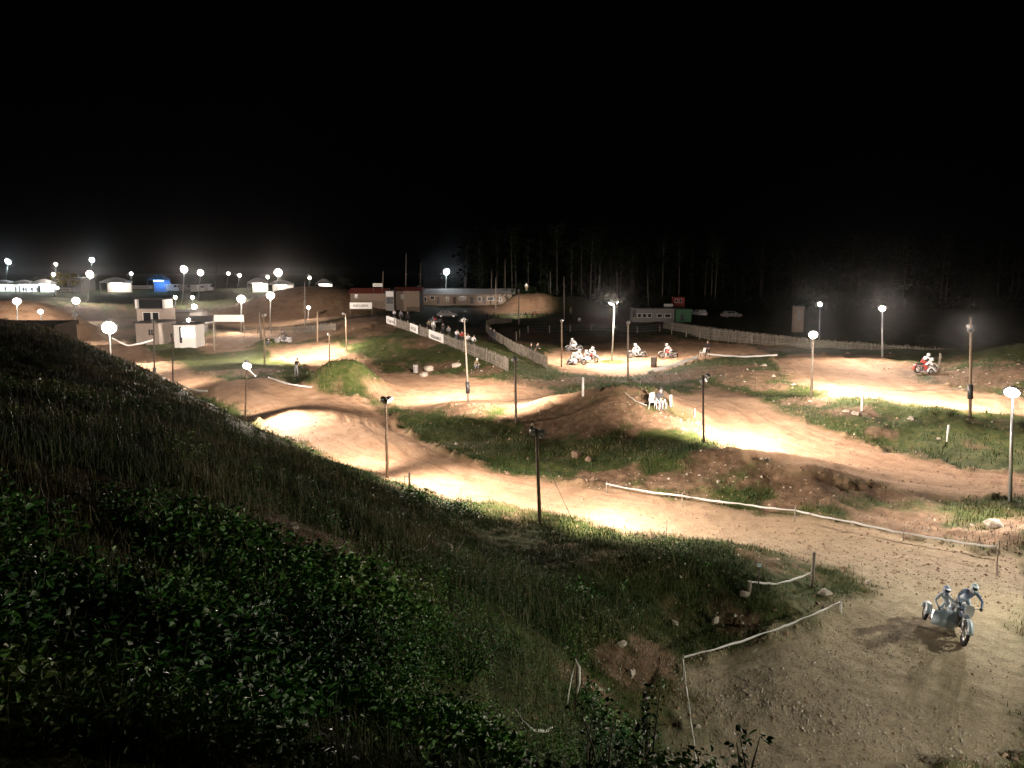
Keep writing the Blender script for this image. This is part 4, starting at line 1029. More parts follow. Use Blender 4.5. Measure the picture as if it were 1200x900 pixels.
post('thin post carrying the bend of the near tape', 800, 794, 767, .025, 'palewood')
post('white post with hanging cord on the upper right bank', 1010, 481, 462, .075)
post('lone white post low on the upper right bank', 1110, 519, 498, .06)
post('white post in the rough ground left of the brown mound', 683, 464, 442, .085)
post('pale post behind the outfit before the right mound', 1100, 434, 414, .1, 'palewood')
post('white paddle marker beside the seated marshal', 786, 476, 463, .08)
post('short pale stub on the dark crest', 217, 478, 463, .035, 'palewood', ymin=42)
def brk(t, h): MB().tube([(0, 0, h * .8), (-.2, 0, h * .8), (-.2, 0, h * .25)], .018, 6).build('side_bar', M['dark'], t)
post('dark stake with a bent side bar at the lower track edge', 480, 574, 554, .045, 'darkwood', extra=brk)
post('stake carrying the left end of the long tape', 711, 578, 564, .025, 'palewood')
post('stake carrying the middle of the long tape', 931, 612, 592, .025, 'palewood')
post('stake at the first sag of the long tape', 800, 594, 577, .02, 'palewood')
post('stake in the right half of the long tape', 1058, 634, 616, .02, 'palewood')
post('thin stake at the right end of the long tape', 1168, 660, 634, .02, 'palewood')
post('thin stick at the grassy edge of the main track', 781, 627, 610, .012, 'darkwood')
post('small white peg beside the descending track', 814, 488, 479, .04)
def drum(label, px, py, s, mk):
    t = thing('drum', label, 'drum', G(px, py, 50), 0)
    b = MB(); pr = [(.28, 0), (.29, .02), (.28, .05), (.28, .28), (.295, .30), (.28, .32), (.28, .58), (.295, .60), (.28, .62), (.28, .85), (.29, .87), (.27, .89)]
    b.loft([[(r * s * math.cos(2 * PI * j / 16), r * s * math.sin(2 * PI * j / 16), z * s) for j in range(16)] for r, z in pr]); b.build('barrel', M[mk], t)
    MB().tube([(0, 0, .88 * s), (0, 0, .90 * s)], .25 * s, 16).build('lid', M[mk], t)
drum('brown drum standing on the track at the right of the loop', 766, 430, 1.15, 'dustbody')
drum('grey drum at the foot of the fence mound', 487, 437, .9, 'grey')

# ------------------------------------------------------------------ banners, signs
def strokes(parent, cx, y, z, w, h, nch, mk='ink', seed=1, rz=0):
    """illegible printed lettering: one thin mesh of uneven strokes"""
    rd = random.Random(seed); m = MB(); x = cx - w / 2; cw_ = w / nch
    for k in range(nch):
        hh = h * rd.choice((.7, .85, 1, 1)); xc = x + (k + .5) * cw_
        m.box((xc - cw_ * .22, y, z), (cw_ * .2, .012, hh))
        m.box((xc + cw_ * .05, y, z + rd.choice((-.32, 0, .34)) * h), (cw_ * .5, .012, h * .18))
        if rd.random() < .6: m.box((xc + cw_ * .24, y, z + rd.choice((-.15, .15)) * h), (cw_ * .18, .012, hh * .6))
    return m.build('lettering', M[mk], parent)
def banner(label, p0, p1, h, letters=8, seed=1, mk='banner', legs=0.0, group=None, ink='ink', lw=.7):
    p0, p1 = Vector(p0), Vector(p1); d = p1 - p0; L_ = math.hypot(d.x, d.y)
    t = thing('banner', label, 'banner', p0, math.atan2(d.y, d.x), group)
    m = MB(); n = 8
    rings = [[(L_ * i / n, .02 * math.sin(i * 1.7), d.z * i / n), (L_ * i / n, .02 * math.sin(i * 1.7), d.z * i / n + h), (L_ * i / n, .02 + .02 * math.sin(i * 1.7), d.z * i / n + h), (L_ * i / n, .02 + .02 * math.sin(i * 1.7), d.z * i / n)] for i in range(n + 1)]
    m.loft(rings, smooth=False); m.build('sheet', M[mk], t)
    if letters:
        s = strokes(t, L_ / 2, -.03, h / 2 + d.z / 2, L_ * lw, h * .42, letters, ink, seed); s.rotation_euler = (0, -math.atan2(d.z, L_), 0); s.location = (0, 0, d.z * 0)
        s.location.z = -math.tan(s.rotation_euler.y) * 0
    if legs:
        for x in (0.05, L_ - .05): MB().tube([(x, .06, -legs), (x, .06, h)], .04, 6).build('leg', M['palewood'], t)
    return t
def on_fence(px0, py0, px1, py1, h):
    a, b = gp(px0, py0, 62), gp(px1, py1, 62); n_ = Vector((b[1] - a[1], -(b[0] - a[0]), 0)).normalized() * .16
    return Vector(a) + n_ + Vector((0, 0, .12)), Vector(b) + n_ + Vector((0, 0, .12))
BG = 'white banners on the paling fence'
for lab, px0, py0, px1, py1, k in (('white banner at the top left end of the paling fence', 454, 379.5, 466, 383, 5), ('white banner second from the top on the paling fence', 482, 388.5, 491, 392.5, 4), ('longest white banner, third from the top on the paling fence', 504, 397, 521, 403.5, 8)):
    a, b = on_fence(px0, py0, px1, py1, 1); banner(lab, a, b, 1.0, k, int(px0), group=BG)
def far_banner(label, px0, px1, py0, py1, Y, letters, seed, mk='banner', legs=2.0, **k):
    a, b = PY(px0, py1, Y), PY(px1, py1, Y); banner(label, a, b, PY(px0, py0, Y)[2] - a[2], letters, seed, mk, legs, **k)
far_banner('white banner with dark lettering on the slope below the red roofed shed', 410, 436, 354.5, 362, 150, 11, 3)
far_banner('small white sign standing on the red roof', 437, 448, 332, 336, 164, 6, 4, legs=1.2)
far_banner('pale banner across the start gate', 251, 286, 369, 377, 104, 0, 5, legs=3.0)
far_banner('dark banner at the left of the start gate', 223, 250, 370, 377, 104.5, 0, 6, 'dark', 3.0)
far_banner('pale sign board below the grey building at far left', 64, 84, 337, 342, 205, 7, 7, legs=2.0)
far_banner('pale banner lying along the far paddock edge', 154, 179, 334.5, 338.5, 210, 9, 8, legs=2.0)
tape('white edging of the dark start banner', [PY(222, 376.5, 104), PY(236, 379, 104), PY(251, 377, 104)], .2, .01)

# ------------------------------------------------------------------ buildings
def building(label, name, cat, px0, px1, ptop, pbot, Y, depth, wall, roof='roof', roof_over=.25, wins=(), doors=(), rz=0.0, flat=True, group=None, gable=0.0):
    """front wall spans px0..px1 at distance Y; wins/doors given in photo pixels on that wall"""
    a, b = PY(px0, pbot, Y), PY(px1, pbot, Y); zt = PY(px0, ptop, Y)[2]
    gz = min(ground_at(a[0], Y), ground_at(b[0], Y), a[2]); w = b[0] - a[0]; h = zt - gz
    t = thing(name, label, cat, ((a[0] + b[0]) / 2, Y, gz), rz, group)
    mw = MB(); mw.box((0, depth / 2, h / 2), (w, depth, h))
    wl = mw.build('wall', M[wall], t, bevel=.02)
    mr = MB()
    if gable: mr.loft([[(-w / 2 - roof_over, -roof_over, h + .004), (-w / 2 - roof_over, depth / 2, h + gable), (-w / 2 - roof_over, depth + roof_over, h + .004)], [(w / 2 + roof_over, -roof_over, h + .004), (w / 2 + roof_over, depth / 2, h + gable), (w / 2 + roof_over, depth + roof_over, h + .004)]], smooth=False)
    else: mr.loft([[(-w / 2 - roof_over, -roof_over, h + .004), (-w / 2 - roof_over, -roof_over, h + .13), (-w / 2 - roof_over, depth + roof_over, h + .25), (-w / 2 - roof_over, depth + roof_over, h + .004)], [(w / 2 + roof_over, -roof_over, h + .004), (w / 2 + roof_over, -roof_over, h + .13), (w / 2 + roof_over, depth + roof_over, h + .25), (w / 2 + roof_over, depth + roof_over, h + .004)]], smooth=False)
    mr.build('roof', M[roof], t)
    cxm = (a[0] + b[0]) / 2
    for x0, y0, x1, y1 in wins:
        p, q_ = PY(x0, y1, Y), PY(x1, y0, Y); W_, H_ = q_[0] - p[0], q_[2] - p[2]; c = Vector(((p[0] + q_[0]) / 2 - cxm, 0, (p[2] + q_[2]) / 2 - gz))
        f = MB()
        for dx, dz, sx, sz in ((0, H_ / 2, W_ + .12, .08), (0, -H_ / 2, W_ + .12, .08), (-W_ / 2, 0, .08, H_ - .09), (W_ / 2, 0, .08, H_ - .09)): f.box(c + Vector((dx, -.03, dz)), (sx, .08, sz))
        fo = f.build('window', M['white'], t)
        MB().box(c + Vector((0, -.012, 0)), (W_ - .09, .03, H_ - .09)).build('pane', M['glass'], fo)
    for x0, y0, x1, y1, mk in doors:
        p, q_ = PY(x0, y1, Y), PY(x1, y0, Y); W_, H_ = q_[0] - p[0], q_[2] - p[2]; c = Vector(((p[0] + q_[0]) / 2 - cxm, -.02, (p[2] + q_[2]) / 2 - gz))
        do = MB().box(c, (W_, .06, H_)).build('door', M[mk], t, bevel=.01)
        MB().box(c + Vector((W_ * .36, -.05, 0)), (.12, .04, .05)).build('handle', M['steel'], do)
    return t
hut = building('pale two storey timing hut beside the far left track', 'timing_hut', 'hut', 160, 187, 379, 404, 104, 5, 'pink', 'roof', .2, doors=((174.5, 386, 176, 393, 'dark'), (177.5, 386, 179, 393, 'dark')))
upper = building('commentary booth with dark window band above the timing hut', 'commentary_booth', 'booth', 161, 192, 362, 379, 110.5, 4, 'pink', 'roof', .1, wins=((168, 366, 177, 376), (179, 366, 186, 376)))
b_ = PY(161, 362, 110.3); 
t_ = thing('booth_canopy', 'dark glazed look out with pale corner posts topping the booth', 'lookout', PY(177, 361.4, 110.4), 0)
wM = PY(196, 351, 110.4)[0] - PY(160, 351, 110.4)[0]; hM = PY(160, 351, 110.4)[2] - PY(160, 361.4, 110.4)[2]
MB().box((0, 1.6, hM / 2), (wM * .80, 3.0, hM)).build('dark_glazing', M['glass'], t_, bevel=.02)
for s in (-1, 1): MB().box((s * wM * .45, 1.0, hM / 2), (wM * .07, 2.6, hM)).build('corner_post', M['white'], t_)
MB().box((0, 1.5, hM + .08), (wM * 1.04, 3.6, .12)).build('roof', M['roof'], t_)
building('long dark hall behind the timing hut', 'dark_hall', 'hall', 187, 224, 367, 402, 118, 7, 'grey', 'roof', .2)
bo = building('white kiosk with a bright teal printed sign', 'kiosk', 'kiosk', 204.5, 229.5, 381, 403, 101, 3, 'white', 'roof', .15, doors=((211, 383, 212.6, 402, 'dark'),))
a_, c_ = PY(213, 395, 101), PY(228.5, 384, 101); sg_ = thing('lit_sign', 'bright lit sign with teal lettering on the white kiosk', 'sign', (a_[0], 100.86, a_[2]))
SIGNLIT = new_mat('lit_sign_face')[0]; SIGNLIT.node_tree.nodes['Principled BSDF'].inputs['Emission Color'].default_value = (.8, 1, .97, 1); SIGNLIT.node_tree.nodes['Principled BSDF'].inputs['Emission Strength'].default_value = 1.0
MB().box(((c_[0] - a_[0]) / 2, 0, (c_[2] - a_[2]) / 2), (c_[0] - a_[0], .08, c_[2] - a_[2])).build('panel', SIGNLIT, sg_)
strokes(sg_, (c_[0] - a_[0]) / 2, -.05, (c_[2] - a_[2]) / 2, 1.35, .75, 6, 'inkgreen', 3)
building('long khaki shed with red roof in the background', 'red_roofed_shed', 'shed', 411, 452, 344, 366, 166, 6, 'brownwall', 'roofred', .5, wins=((416, 345, 419, 349),), gable=1.1)
building('narrow booth with white upper panel and dark doorway', 'booth', 'booth', 452, 462, 341, 366, 163, 3, 'grey', 'roof', .1, doors=((453, 348.5, 460.5, 356, 'dark'), (452.4, 341.6, 461, 347.6, 'white')))
building('brown walled clubhouse right of the white topped booth', 'clubhouse', 'building', 462.5, 492, 341, 366, 166, 7, 'brownwall', 'roofred', .4, wins=((470, 345.5, 472.5, 350),), gable=.8)
building('long low pavilion with bright white panels behind the paddock', 'pavilion', 'building', 494, 600, 345, 362, 185, 7, 'brownwall', 'grey', .8, wins=((497, 348, 500, 353), (504, 347, 509, 351), (523, 348, 526, 353), (538, 347.5, 546, 352), (560, 348, 564, 353), (571, 348, 579, 352), (585, 348.5, 588, 353)), doors=((512, 348, 515, 356, 'dark'), (531, 348, 534.5, 356, 'darkwood'), (551, 348, 555, 356, 'dark'), (566.5, 348, 569, 356, 'dark'), (593, 348, 596, 356, 'darkwood')), gable=1.3)
building('grey trailer cabin with four dark windows behind the loop', 'trailer_cabin', 'cabin', 741, 790, 362.5, 380, 150, 3, 'grey', 'grey', .05, wins=((747, 367.5, 751.5, 372), (753, 367.5, 757.5, 372), (759, 367.5, 763.5, 372), (770, 368, 776, 372), (779, 368, 786, 372)), doors=((741.4, 363.5, 745.4, 371.5, 'dark'),))
building('green painted shed beside the grey trailer cabin', 'green_shed', 'shed', 791.5, 810, 363, 380, 150, 3, 'green', 'green', .1, doors=((797.5, 368.5, 801.5, 376, 'dark'),))
building('small red cabin high behind the green shed', 'red_cabin', 'cabin', 790, 802, 349, 366, 178, 3, 'red', 'roofred', .1, wins=((791, 350.5, 794, 354.5), (796, 350.5, 799, 354.5)))
building('pale narrow cabin standing alone in the dark field at right', 'toilet_cabin', 'cabin', 932, 942, 360.5, 376, 118, 1.4, 'brownwall', 'grey', .04, doors=((933.5, 363, 939.5, 375.5, 'grey'),))
building('big grey building with a yellow lit tree before it at far left', 'grey_building', 'building', 62, 95, 326, 340, 226, 8, 'grey', 'grey', .3, wins=((66, 328, 70, 333), (84, 328, 88, 333)), doors=((74, 328, 78, 336, 'darkwood'),))
building('low dark timber hut on the crest of the dark bank', 'dark_hut', 'hut', -40, 65, 383, 402, 46, 2.4, 'darkwood', 'darkwood', .1, doors=((26, 376, 34, 394, 'dark'),))

# tents and stalls
def canopy(label, px0, px1, ptop, pbot, Y, pw, col, mk='tarp', n=1):
    a, b = PY(px0, pbot, Y), PY(px1, pbot, Y); gz = ground_at((a[0] + b[0]) / 2, Y); w = b[0] - a[0]; zt = PY(px0, ptop, Y)[2] - gz; ze = zt * .72
    t = thing('market_tent', label, 'tent', ((a[0] + b[0]) / 2, Y, gz), 0, 'lit tents and stalls of the far paddock')
    r = MB(); d = 4.0
    def ringz(s, z): return [(-w / 2 * s, d / 2 - d / 2 * s, z), (w / 2 * s, d / 2 - d / 2 * s, z), (w / 2 * s, d / 2 + d / 2 * s, z), (-w / 2 * s, d / 2 + d / 2 * s, z)]
    r.loft([ringz(1.02, ze - .35), ringz(1.02, ze), ringz(.5, ze + (zt - ze) * .7), ringz(.12, zt)], smooth=False); r.build('canopy', M[mk], t)
    for x in (-w / 2, w / 2):
        for y in (0, d): MB().tube([(x * .98, y, 0), (x * .98, y, ze)], .05, 6).build('pole', M['steel'], t)
    MB().box((0, d - .02, ze * .5), (w * .95, .03, ze * .9)).build('back_wall', M[mk], t)
    l = MB().box((0, d * .45, ze - .45), (min(w * .8, 3), .14, .10)).build('lamp_tube', emit(col, 40.0), t)
    MB().box((0, .5, .8), (w * .85, .6, .08)).build('counter', M['grey'], t)
    if pw:
        li = bpy.data.lights.new('tent_light', 'POINT'); li.energy = pw * .4; li.color = col; li.shadow_soft_size = .3
        lo = bpy.data.objects.new('tent_light', li); COL.objects.link(lo); lo.parent = t; lo.location = (0, 1.2, ze - .7)
    return t
canopy('first white lit tent at the far left edge', -14, 12, 328, 340, 218, 2200, COOL)
canopy('second white lit tent from the left edge', 13, 35, 328, 340, 218, 2200, COOL)
canopy('third white lit tent from the left edge', 37, 57, 327, 340, 218, 2200, COOL)
canopy('bright white stall right of the big warm lamp', 117, 147, 325, 336, 225, 2600, NEUT)
canopy('small blue lit tent in the far paddock', 173, 193, 321, 336, 228, 900, (.3, .6, 1.0), 'bluetarp')
canopy('bright white stall between the vans and the brightest far lamp', 290, 309, 325.5, 336, 222, 2000, NEUT)
canopy('low white lit stall right of the brightest far lamp', 314, 340, 328, 336, 220, 1200, WARM)
canopy('white lit tent at the right end of the far paddock', 370, 386, 326.5, 337, 218, 1600, NEUT)

# vans, cars
def van(label, px, py, Y, mk='whitebody', rz=0.0, L_=5.2, W_=2.0, H_=2.3, group='vans parked in the far paddock', cat='van', name='parked_van', car=False):
    x = PY(px, py, Y)[0]; t = thing(name, label, cat, (x, Y, ground_at(x, Y)), rz, group)
    m = MB(); z0 = .35
    prof = [(-L_ / 2, z0), (-L_ / 2, H_ * .95), (-L_ / 2 + .2, H_), (L_ * .22, H_), (L_ * .36, H_ * .58), (L_ / 2 - .05, H_ * .5), (L_ / 2, z0 + .2), (L_ / 2, z0)] if not car else [(-L_ / 2, z0), (-L_ / 2, H_ * .62), (-L_ * .42, H_ * .66), (-L_ * .30, H_), (L_ * .10, H_), (L_ * .27, H_ * .66), (L_ * .48, H_ * .55), (L_ / 2, z0)]
    m.loft([[(x_, -W_ / 2 + .02, z) for x_, z in prof], [(x_, W_ / 2 - .02, z) for x_, z in prof]], smooth=False); m.build('body', M[mk], t, bevel=.04)
    for s in (-1, 1):
        for xx in ((.02, .24) if not car else (-.2, 0.0)):
            MB().box((xx * L_, s * (W_ / 2), H_ * (.74 if not car else .82)), (L_ * .16, .03, H_ * .24)).build('window', M['glass'], t)
        for xw in (-.31, .31):
            w = MB(); w.ring((xw * L_, s * (W_ / 2 - .1), .33), .24, .09, 'y', 16, 6); wo = w.build('tyre', M['rubber'], t)
            MB().tube([(xw * L_, s * (W_ / 2 - .06), .33), (xw * L_, s * (W_ / 2 - .02), .33)], .17, 12).build('rim', M['alloy'], wo)
        MB().box((L_ / 2 - .02, s * W_ * .36, H_ * .36), (.06, .26, .16)).build('headlight', M['glass'], t)
        MB().box((-L_ / 2 + .0, s * W_ * .42, H_ * .4), (.04, .14, .3)).build('taillight', M['red'], t)
    return t
van('leftmost pale van in the row of far vans', 206, 336, 232, rz=R(8)); van('second pale van in the row, below the twin lamps', 221, 337, 230, 'grey', R(20)); van('third pale van in the row of far vans', 232, 338, 228, rz=R(85)); van('rightmost van in the row, with a lit rear', 243, 336, 232, rz=R(95))
van('white van half hidden left of the small red cabin', 783, 362, 172, rz=R(80), group=None); van('white car below the small red cabin', 804, 364, 170, rz=R(15), group=None, car=True, L_=4.2, W_=1.7, H_=1.45, cat='car', name='parked_car')
van('pale car at the edge of the dark field right of the red cabin', 820, 366, 165, rz=R(100), group=None, car=True, L_=4.2, W_=1.7, H_=1.45, cat='car', name='parked_car'); van('dim white car parked deep in the dark wood edge', 857, 369, 160, 'grey', R(10), group=None, car=True, L_=4.2, W_=1.7, H_=1.45, cat='car', name='parked_car')
q_ = gp(524, 372, 95); van('white car parked behind the paling fence', 524, 372, float(q_[1]), 'grey', rz=R(5), group=None, car=True, L_=4.0, W_=1.7, H_=1.4, cat='car', name='parked_car')

# ------------------------------------------------------------------ vegetation
def with_tint(me, t):
    a = me.attributes.new('tint', 'FLOAT', 'POINT'); a.data.foreach_set('value', np.ascontiguousarray(t, dtype=np.float32)); return me
GX, GY, GZ = TX.reshape(NR, NT), TY.reshape(NR, NT), TZ.reshape(NR, NT)
GT, GB = TRK.reshape(NR, NT), BAR.reshape(NR, NT)
IN = (np.abs(th) < half + .2)
def scatter(w, num):
    """random points on the terrain, w = weight of each grid cell (NR-1, NT-1)"""
    p = w.ravel().astype(float); p = p / p.sum()
    c = np.searchsorted(np.cumsum(p), rng.random(num)); c = np.minimum(c, p.size - 1)
    i, j = c // (NT - 1), c % (NT - 1)
    a, b = rng.random(num), rng.random(num)
    def lerp(A): return (A[i, j] * (1 - b) + A[i, j + 1] * b) * (1 - a) + (A[i + 1, j] * (1 - b) + A[i + 1, j + 1] * b) * a
    return np.stack([lerp(GX), lerp(GY), lerp(GZ)], 1)
cellx, celly = GX[:-1, :-1], GY[:-1, :-1]
cr_ = np.hypot(cellx, celly)
inn = np.broadcast_to(IN[None, :-1], cellx.shape)
green = (1 - GT[:-1, :-1]) ** 2 * (1 - .82 * GB[:-1, :-1])
zz = GZ[:-1, :-1]
def blades(name, P, hgt, wid, tint, lean=.35, kind='stuff', mk='grass'):
    n_ = len(P); a = rng.random(n_) * 2 * PI; ln = np.minimum(np.abs(rng.normal(0, lean, n_)), .9); la = rng.random(n_) * 2 * PI
    h = hgt * rng.uniform(.5, 1.3, n_)
    dx, dy = np.cos(a) * wid / 2, np.sin(a) * wid / 2
    v = np.empty((n_, 6, 3))
    base = P - np.array([0, 0, .03])
    v[:, 0] = base - np.stack([dx, dy, 0 * dx], 1); v[:, 1] = base + np.stack([dx, dy, 0 * dx], 1)
    mid = base + np.stack([np.cos(la) * ln * h * .25, np.sin(la) * ln * h * .25, h * .55], 1)
    v[:, 2] = mid + np.stack([dx, dy, 0 * dx], 1) * .7; v[:, 3] = mid - np.stack([dx, dy, 0 * dx], 1) * .7
    tip = base + np.stack([np.cos(la) * ln * h, np.sin(la) * ln * h, h * (1 - .25 * ln)], 1); v[:, 4] = tip + np.stack([dx, dy, 0 * dx], 1) * .08; v[:, 5] = tip - np.stack([dx, dy, 0 * dx], 1) * .08
    i0 = np.arange(n_)[:, None] * 6; f = np.concatenate([i0 + np.array([[0, 1, 2, 3]]), i0 + np.array([[3, 2, 4, 5]])], 0)
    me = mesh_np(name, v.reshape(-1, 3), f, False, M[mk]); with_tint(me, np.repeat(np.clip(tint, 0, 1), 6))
    return link(name, me, None, None, kind)
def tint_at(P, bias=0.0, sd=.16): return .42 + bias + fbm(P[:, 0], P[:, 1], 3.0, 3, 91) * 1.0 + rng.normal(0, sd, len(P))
dens = np.clip(fbm(cellx, celly, 2.2, 4, 55) * 1.6 + .62, .04, 1.2)
wn = green * inn * dens * (cr_ > 5.0) * (cr_ < 75) * np.where(cr_ < 15, cr_ / 15 * .9 + .1, 1.0)
P = scatter(wn, 210000); d_ = np.hypot(P[:, 0], P[:, 1])
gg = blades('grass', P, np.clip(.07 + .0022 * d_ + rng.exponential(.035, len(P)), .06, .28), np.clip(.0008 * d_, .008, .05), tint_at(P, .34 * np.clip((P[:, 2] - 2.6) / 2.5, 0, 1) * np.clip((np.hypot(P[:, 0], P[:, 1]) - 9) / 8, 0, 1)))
gg['label'] = 'short rough grass over the banks and the near hill'
# leafy undergrowth on the near hill: stems with leaves, uncountable
def leaves(name, Cn, per, spread, hmin, hmax, size, tint, mk='leaf', kind='stuff', parent=None, up=.55):
    n_ = len(Cn) * per; base = np.repeat(Cn, per, 0); sz = np.repeat(size, per) * rng.uniform(.55, 1.35, n_)
    ph = rng.random(n_) * 2 * PI; rad = np.sqrt(rng.random(n_)) * np.repeat(spread, per); hh = np.repeat(hmin, per) + rng.random(n_) ** .7 * np.repeat(hmax - hmin, per)
    c = base + np.stack([np.cos(ph) * rad, np.sin(ph) * rad, hh], 1)
    ax = rng.normal(0, 1, (n_, 3)); ax[:, 2] *= .45; ax += np.stack([np.cos(ph), np.sin(ph), -.2 + 0 * ph], 1) * .8; ax /= np.linalg.norm(ax, axis=1)[:, None]
    nr = rng.normal(0, 1, (n_, 3)) * .6 + np.array([0, 0, up * 1.6]); sd = np.cross(ax, nr); sd /= np.linalg.norm(sd, axis=1)[:, None] + 1e-9
    nn = np.cross(sd, ax)
    v = np.empty((n_, 6, 3)); s1 = sz[:, None]
    v[:, 0] = c; v[:, 1] = c + ax * s1 * .45 + sd * s1 * .32 + nn * s1 * .10; v[:, 2] = c + ax * s1 * .8 + sd * s1 * .2 + nn * s1 * .06; v[:, 3] = c + ax * s1 * 1.05 - nn * s1 * .08
    v[:, 4] = c + ax * s1 * .8 - sd * s1 * .2 + nn * s1 * .06; v[:, 5] = c + ax * s1 * .45 - sd * s1 * .32 + nn * s1 * .10
    i0 = np.arange(n_)[:, None] * 6
    f = np.concatenate([i0 + np.array([[0, 1, 2, 3]]), i0 + np.array([[0, 3, 4, 5]])], 0)
    me = mesh_np(name, v.reshape(-1, 3), f, False, M[mk]); with_tint(me, np.repeat(np.clip(np.repeat(tint, per) + rng.normal(0, .14, n_), 0, 1), 6))
    return link(name, me, parent, None, kind)
hillw = green * inn * (cr_ > 6.5) * (cr_ < 30) * np.clip((zz - .5) / 1.2, 0, 1) * np.clip(fbm(cellx, celly, 2.6, 4, 77) * 5.0 + .22, .01, 1.5)
ropeP = G(640, 850); leafbias = (np.exp(-(((cellx + .3) / 4.2) ** 2 + ((celly - 9) / 7.0) ** 2)) * 1.6 + .28) * np.clip(np.hypot(cellx - ropeP[0], celly - ropeP[1]) - .6, .03, 1)
Cn = scatter(hillw * leafbias * np.where(cr_ < 8, .45, 1.0), 9500); d_ = np.hypot(Cn[:, 0], Cn[:, 1])
one = np.ones(len(Cn))
uo = leaves('undergrowth', Cn, 13, .16 + .02 * d_ * .3, .04 * one, .22 + rng.random(len(Cn)) ** 2 * .45, (.050 + .0016 * d_) * np.clip(1.1 + fbm(Cn[:, 0], Cn[:, 1], 2.6, 2, 66) * 2.4, .5, 1.7) * np.where(d_ > 18, .8, 1.0), .40 + fbm(Cn[:, 0], Cn[:, 1], 2.5, 3, 5) * 1.3)
uo['label'] = 'dense leafy weeds covering the near hillside'
# dry stalks on the hill
P = scatter(hillw, 16000); d_ = np.hypot(P[:, 0], P[:, 1])
dk = blades('dry_stalks', P, .3 + rng.random(len(P)) * .5, np.clip(.0008 * d_, .006, .02), .7 + rng.normal(0, .2, len(P)), .5)
dk['label'] = 'thin dry stalks among the weeds of the near hill'
tallw = green * inn * (cr_ > 5) * (cr_ < 32) * np.clip((zz - 1.6) / 1.0, 0, 1) * np.clip(-fbm(cellx, celly, 2.6, 4, 77) * 4.0 + .1, 0, 1.2)
P = scatter(tallw, 26000); d_ = np.hypot(P[:, 0], P[:, 1])
tg_ = blades('tall_grass', P, .22 + rng.random(len(P)) * .30, np.clip(.0009 * d_, .008, .03), tint_at(P, .12, .2), .5)
tg_['label'] = 'long uncut grass in clumps between the leafy weeds'
# single weeds and bushes
def bush(label, base, h, w, nl, size, tint, name='weed_bush', cat='bush', mk='leaf', group=None, ns=6, leafless=0.0):
    base = np.array(base, float); t = thing(name, label, cat, base, 0, group)
    m = MB(); pts = []
    for k in range(ns):
        a = random.random() * 2 * PI; e = Vector((math.cos(a) * w * random.uniform(.3, .9), math.sin(a) * w * random.uniform(.3, .9), h * random.uniform(.6, 1.0)))
        mid = e * .5 + Vector((random.gauss(0, w * .1), random.gauss(0, w * .1), h * .08))
        m.tube([(0, 0, -.1), mid, e], [.014 + .006 * h, .010 + .003 * h, .004], 5)
        for f in np.linspace(leafless + .2, 1, max(2, nl // ns // 6)): pts.append(Vector((0, 0, 0)).lerp(mid, f * 2) if f < .5 else mid.lerp(e, f * 2 - 1))
    m.build('stem', M['stem'], t)
    Cn = np.array([tuple(p) for p in pts]); o1 = np.ones(len(Cn))
    leaves('foliage', Cn, 6, .16 * w * o1 + .05, -.06 * o1, .06 * o1, size * o1, tint + rng.normal(0, .1, len(Cn)), mk, None, t)
    return t
def hillp(px, py): return G(px, py)
bush('bright green bush on the dark hillside at left', hillp(172, 628), .9, .8, 420, .075, .45, ns=12)
bush('tall pale weed left of the middle on the dark crest slope', hillp(212, 560), 1.1, .3, 130, .075, .75, 'weed', 'plant', ns=4)
bush('tall pale weed right of the other one on the crest slope', hillp(236, 556), 1.2, .3, 130, .075, .7, 'weed', 'plant', ns=4)
bush('leafy weed near the stony patch of the hillside', hillp(296, 575), .9, .35, 110, .075, .7, 'weed', 'plant', ns=4)
bush('large leafy bush in the lower middle of the hillside', hillp(440, 800), .8, .9, 700, .06, .5, ns=16)
bush('second leafy bush to the right in the lower middle', hillp(545, 800), .7, .8, 560, .06, .42, ns=14)
bush('green bush below the bright one on the hillside', hillp(300, 720), .8, .8, 500, .065, .42, ns=14)
bush('tuft of dim green foliage at the far left', hillp(30, 730), .7, .5, 400, .05, .35, ns=14)
bush('weed with drooping leaves near the rope loop', hillp(700, 850), .75, .55, 260, .07, .25, 'weed', 'plant', ns=9)
def nearplant(label, px, ptop, Y, w, nl, size, tint, ns, lf=0.0):
    x = PY(px, 800, Y)[0]; z = ground_at(x, Y); h = PY(px, ptop, Y)[2] - z
    return bush(label, (x, Y, z), max(.3, h), w, nl, size, tint, 'weed', 'plant', ns=ns, leafless=lf)
nearplant('dark leggy weed against the pale gravel', 764, 786, 8.5, .16, 190, .06, .1, 4, .1)
nearplant('dark leaved shoots at the bottom edge before the gravel', 880, 868, 6.5, .22, 40, .075, .1, 4, .3)
nearplant('leafy dark shoot left of the shoots before the gravel', 716, 838, 7.5, .5, 150, .065, .2, 7, .1)
nearplant('low dark sprig between the rope loop and the leggy weed', 690, 800, 9.5, .35, 130, .06, .25, 5, .2)
q = np.array([8.6, 12.2, 0.0]); q[2] = ground_at(q[0], q[1])
bush('leafy sprig at the bottom right corner of the gravel', q, .9, .4, 140, .08, .55, 'weed', 'plant', ns=5)
CW = 'weeds silhouetted on the crest of the dark bank'
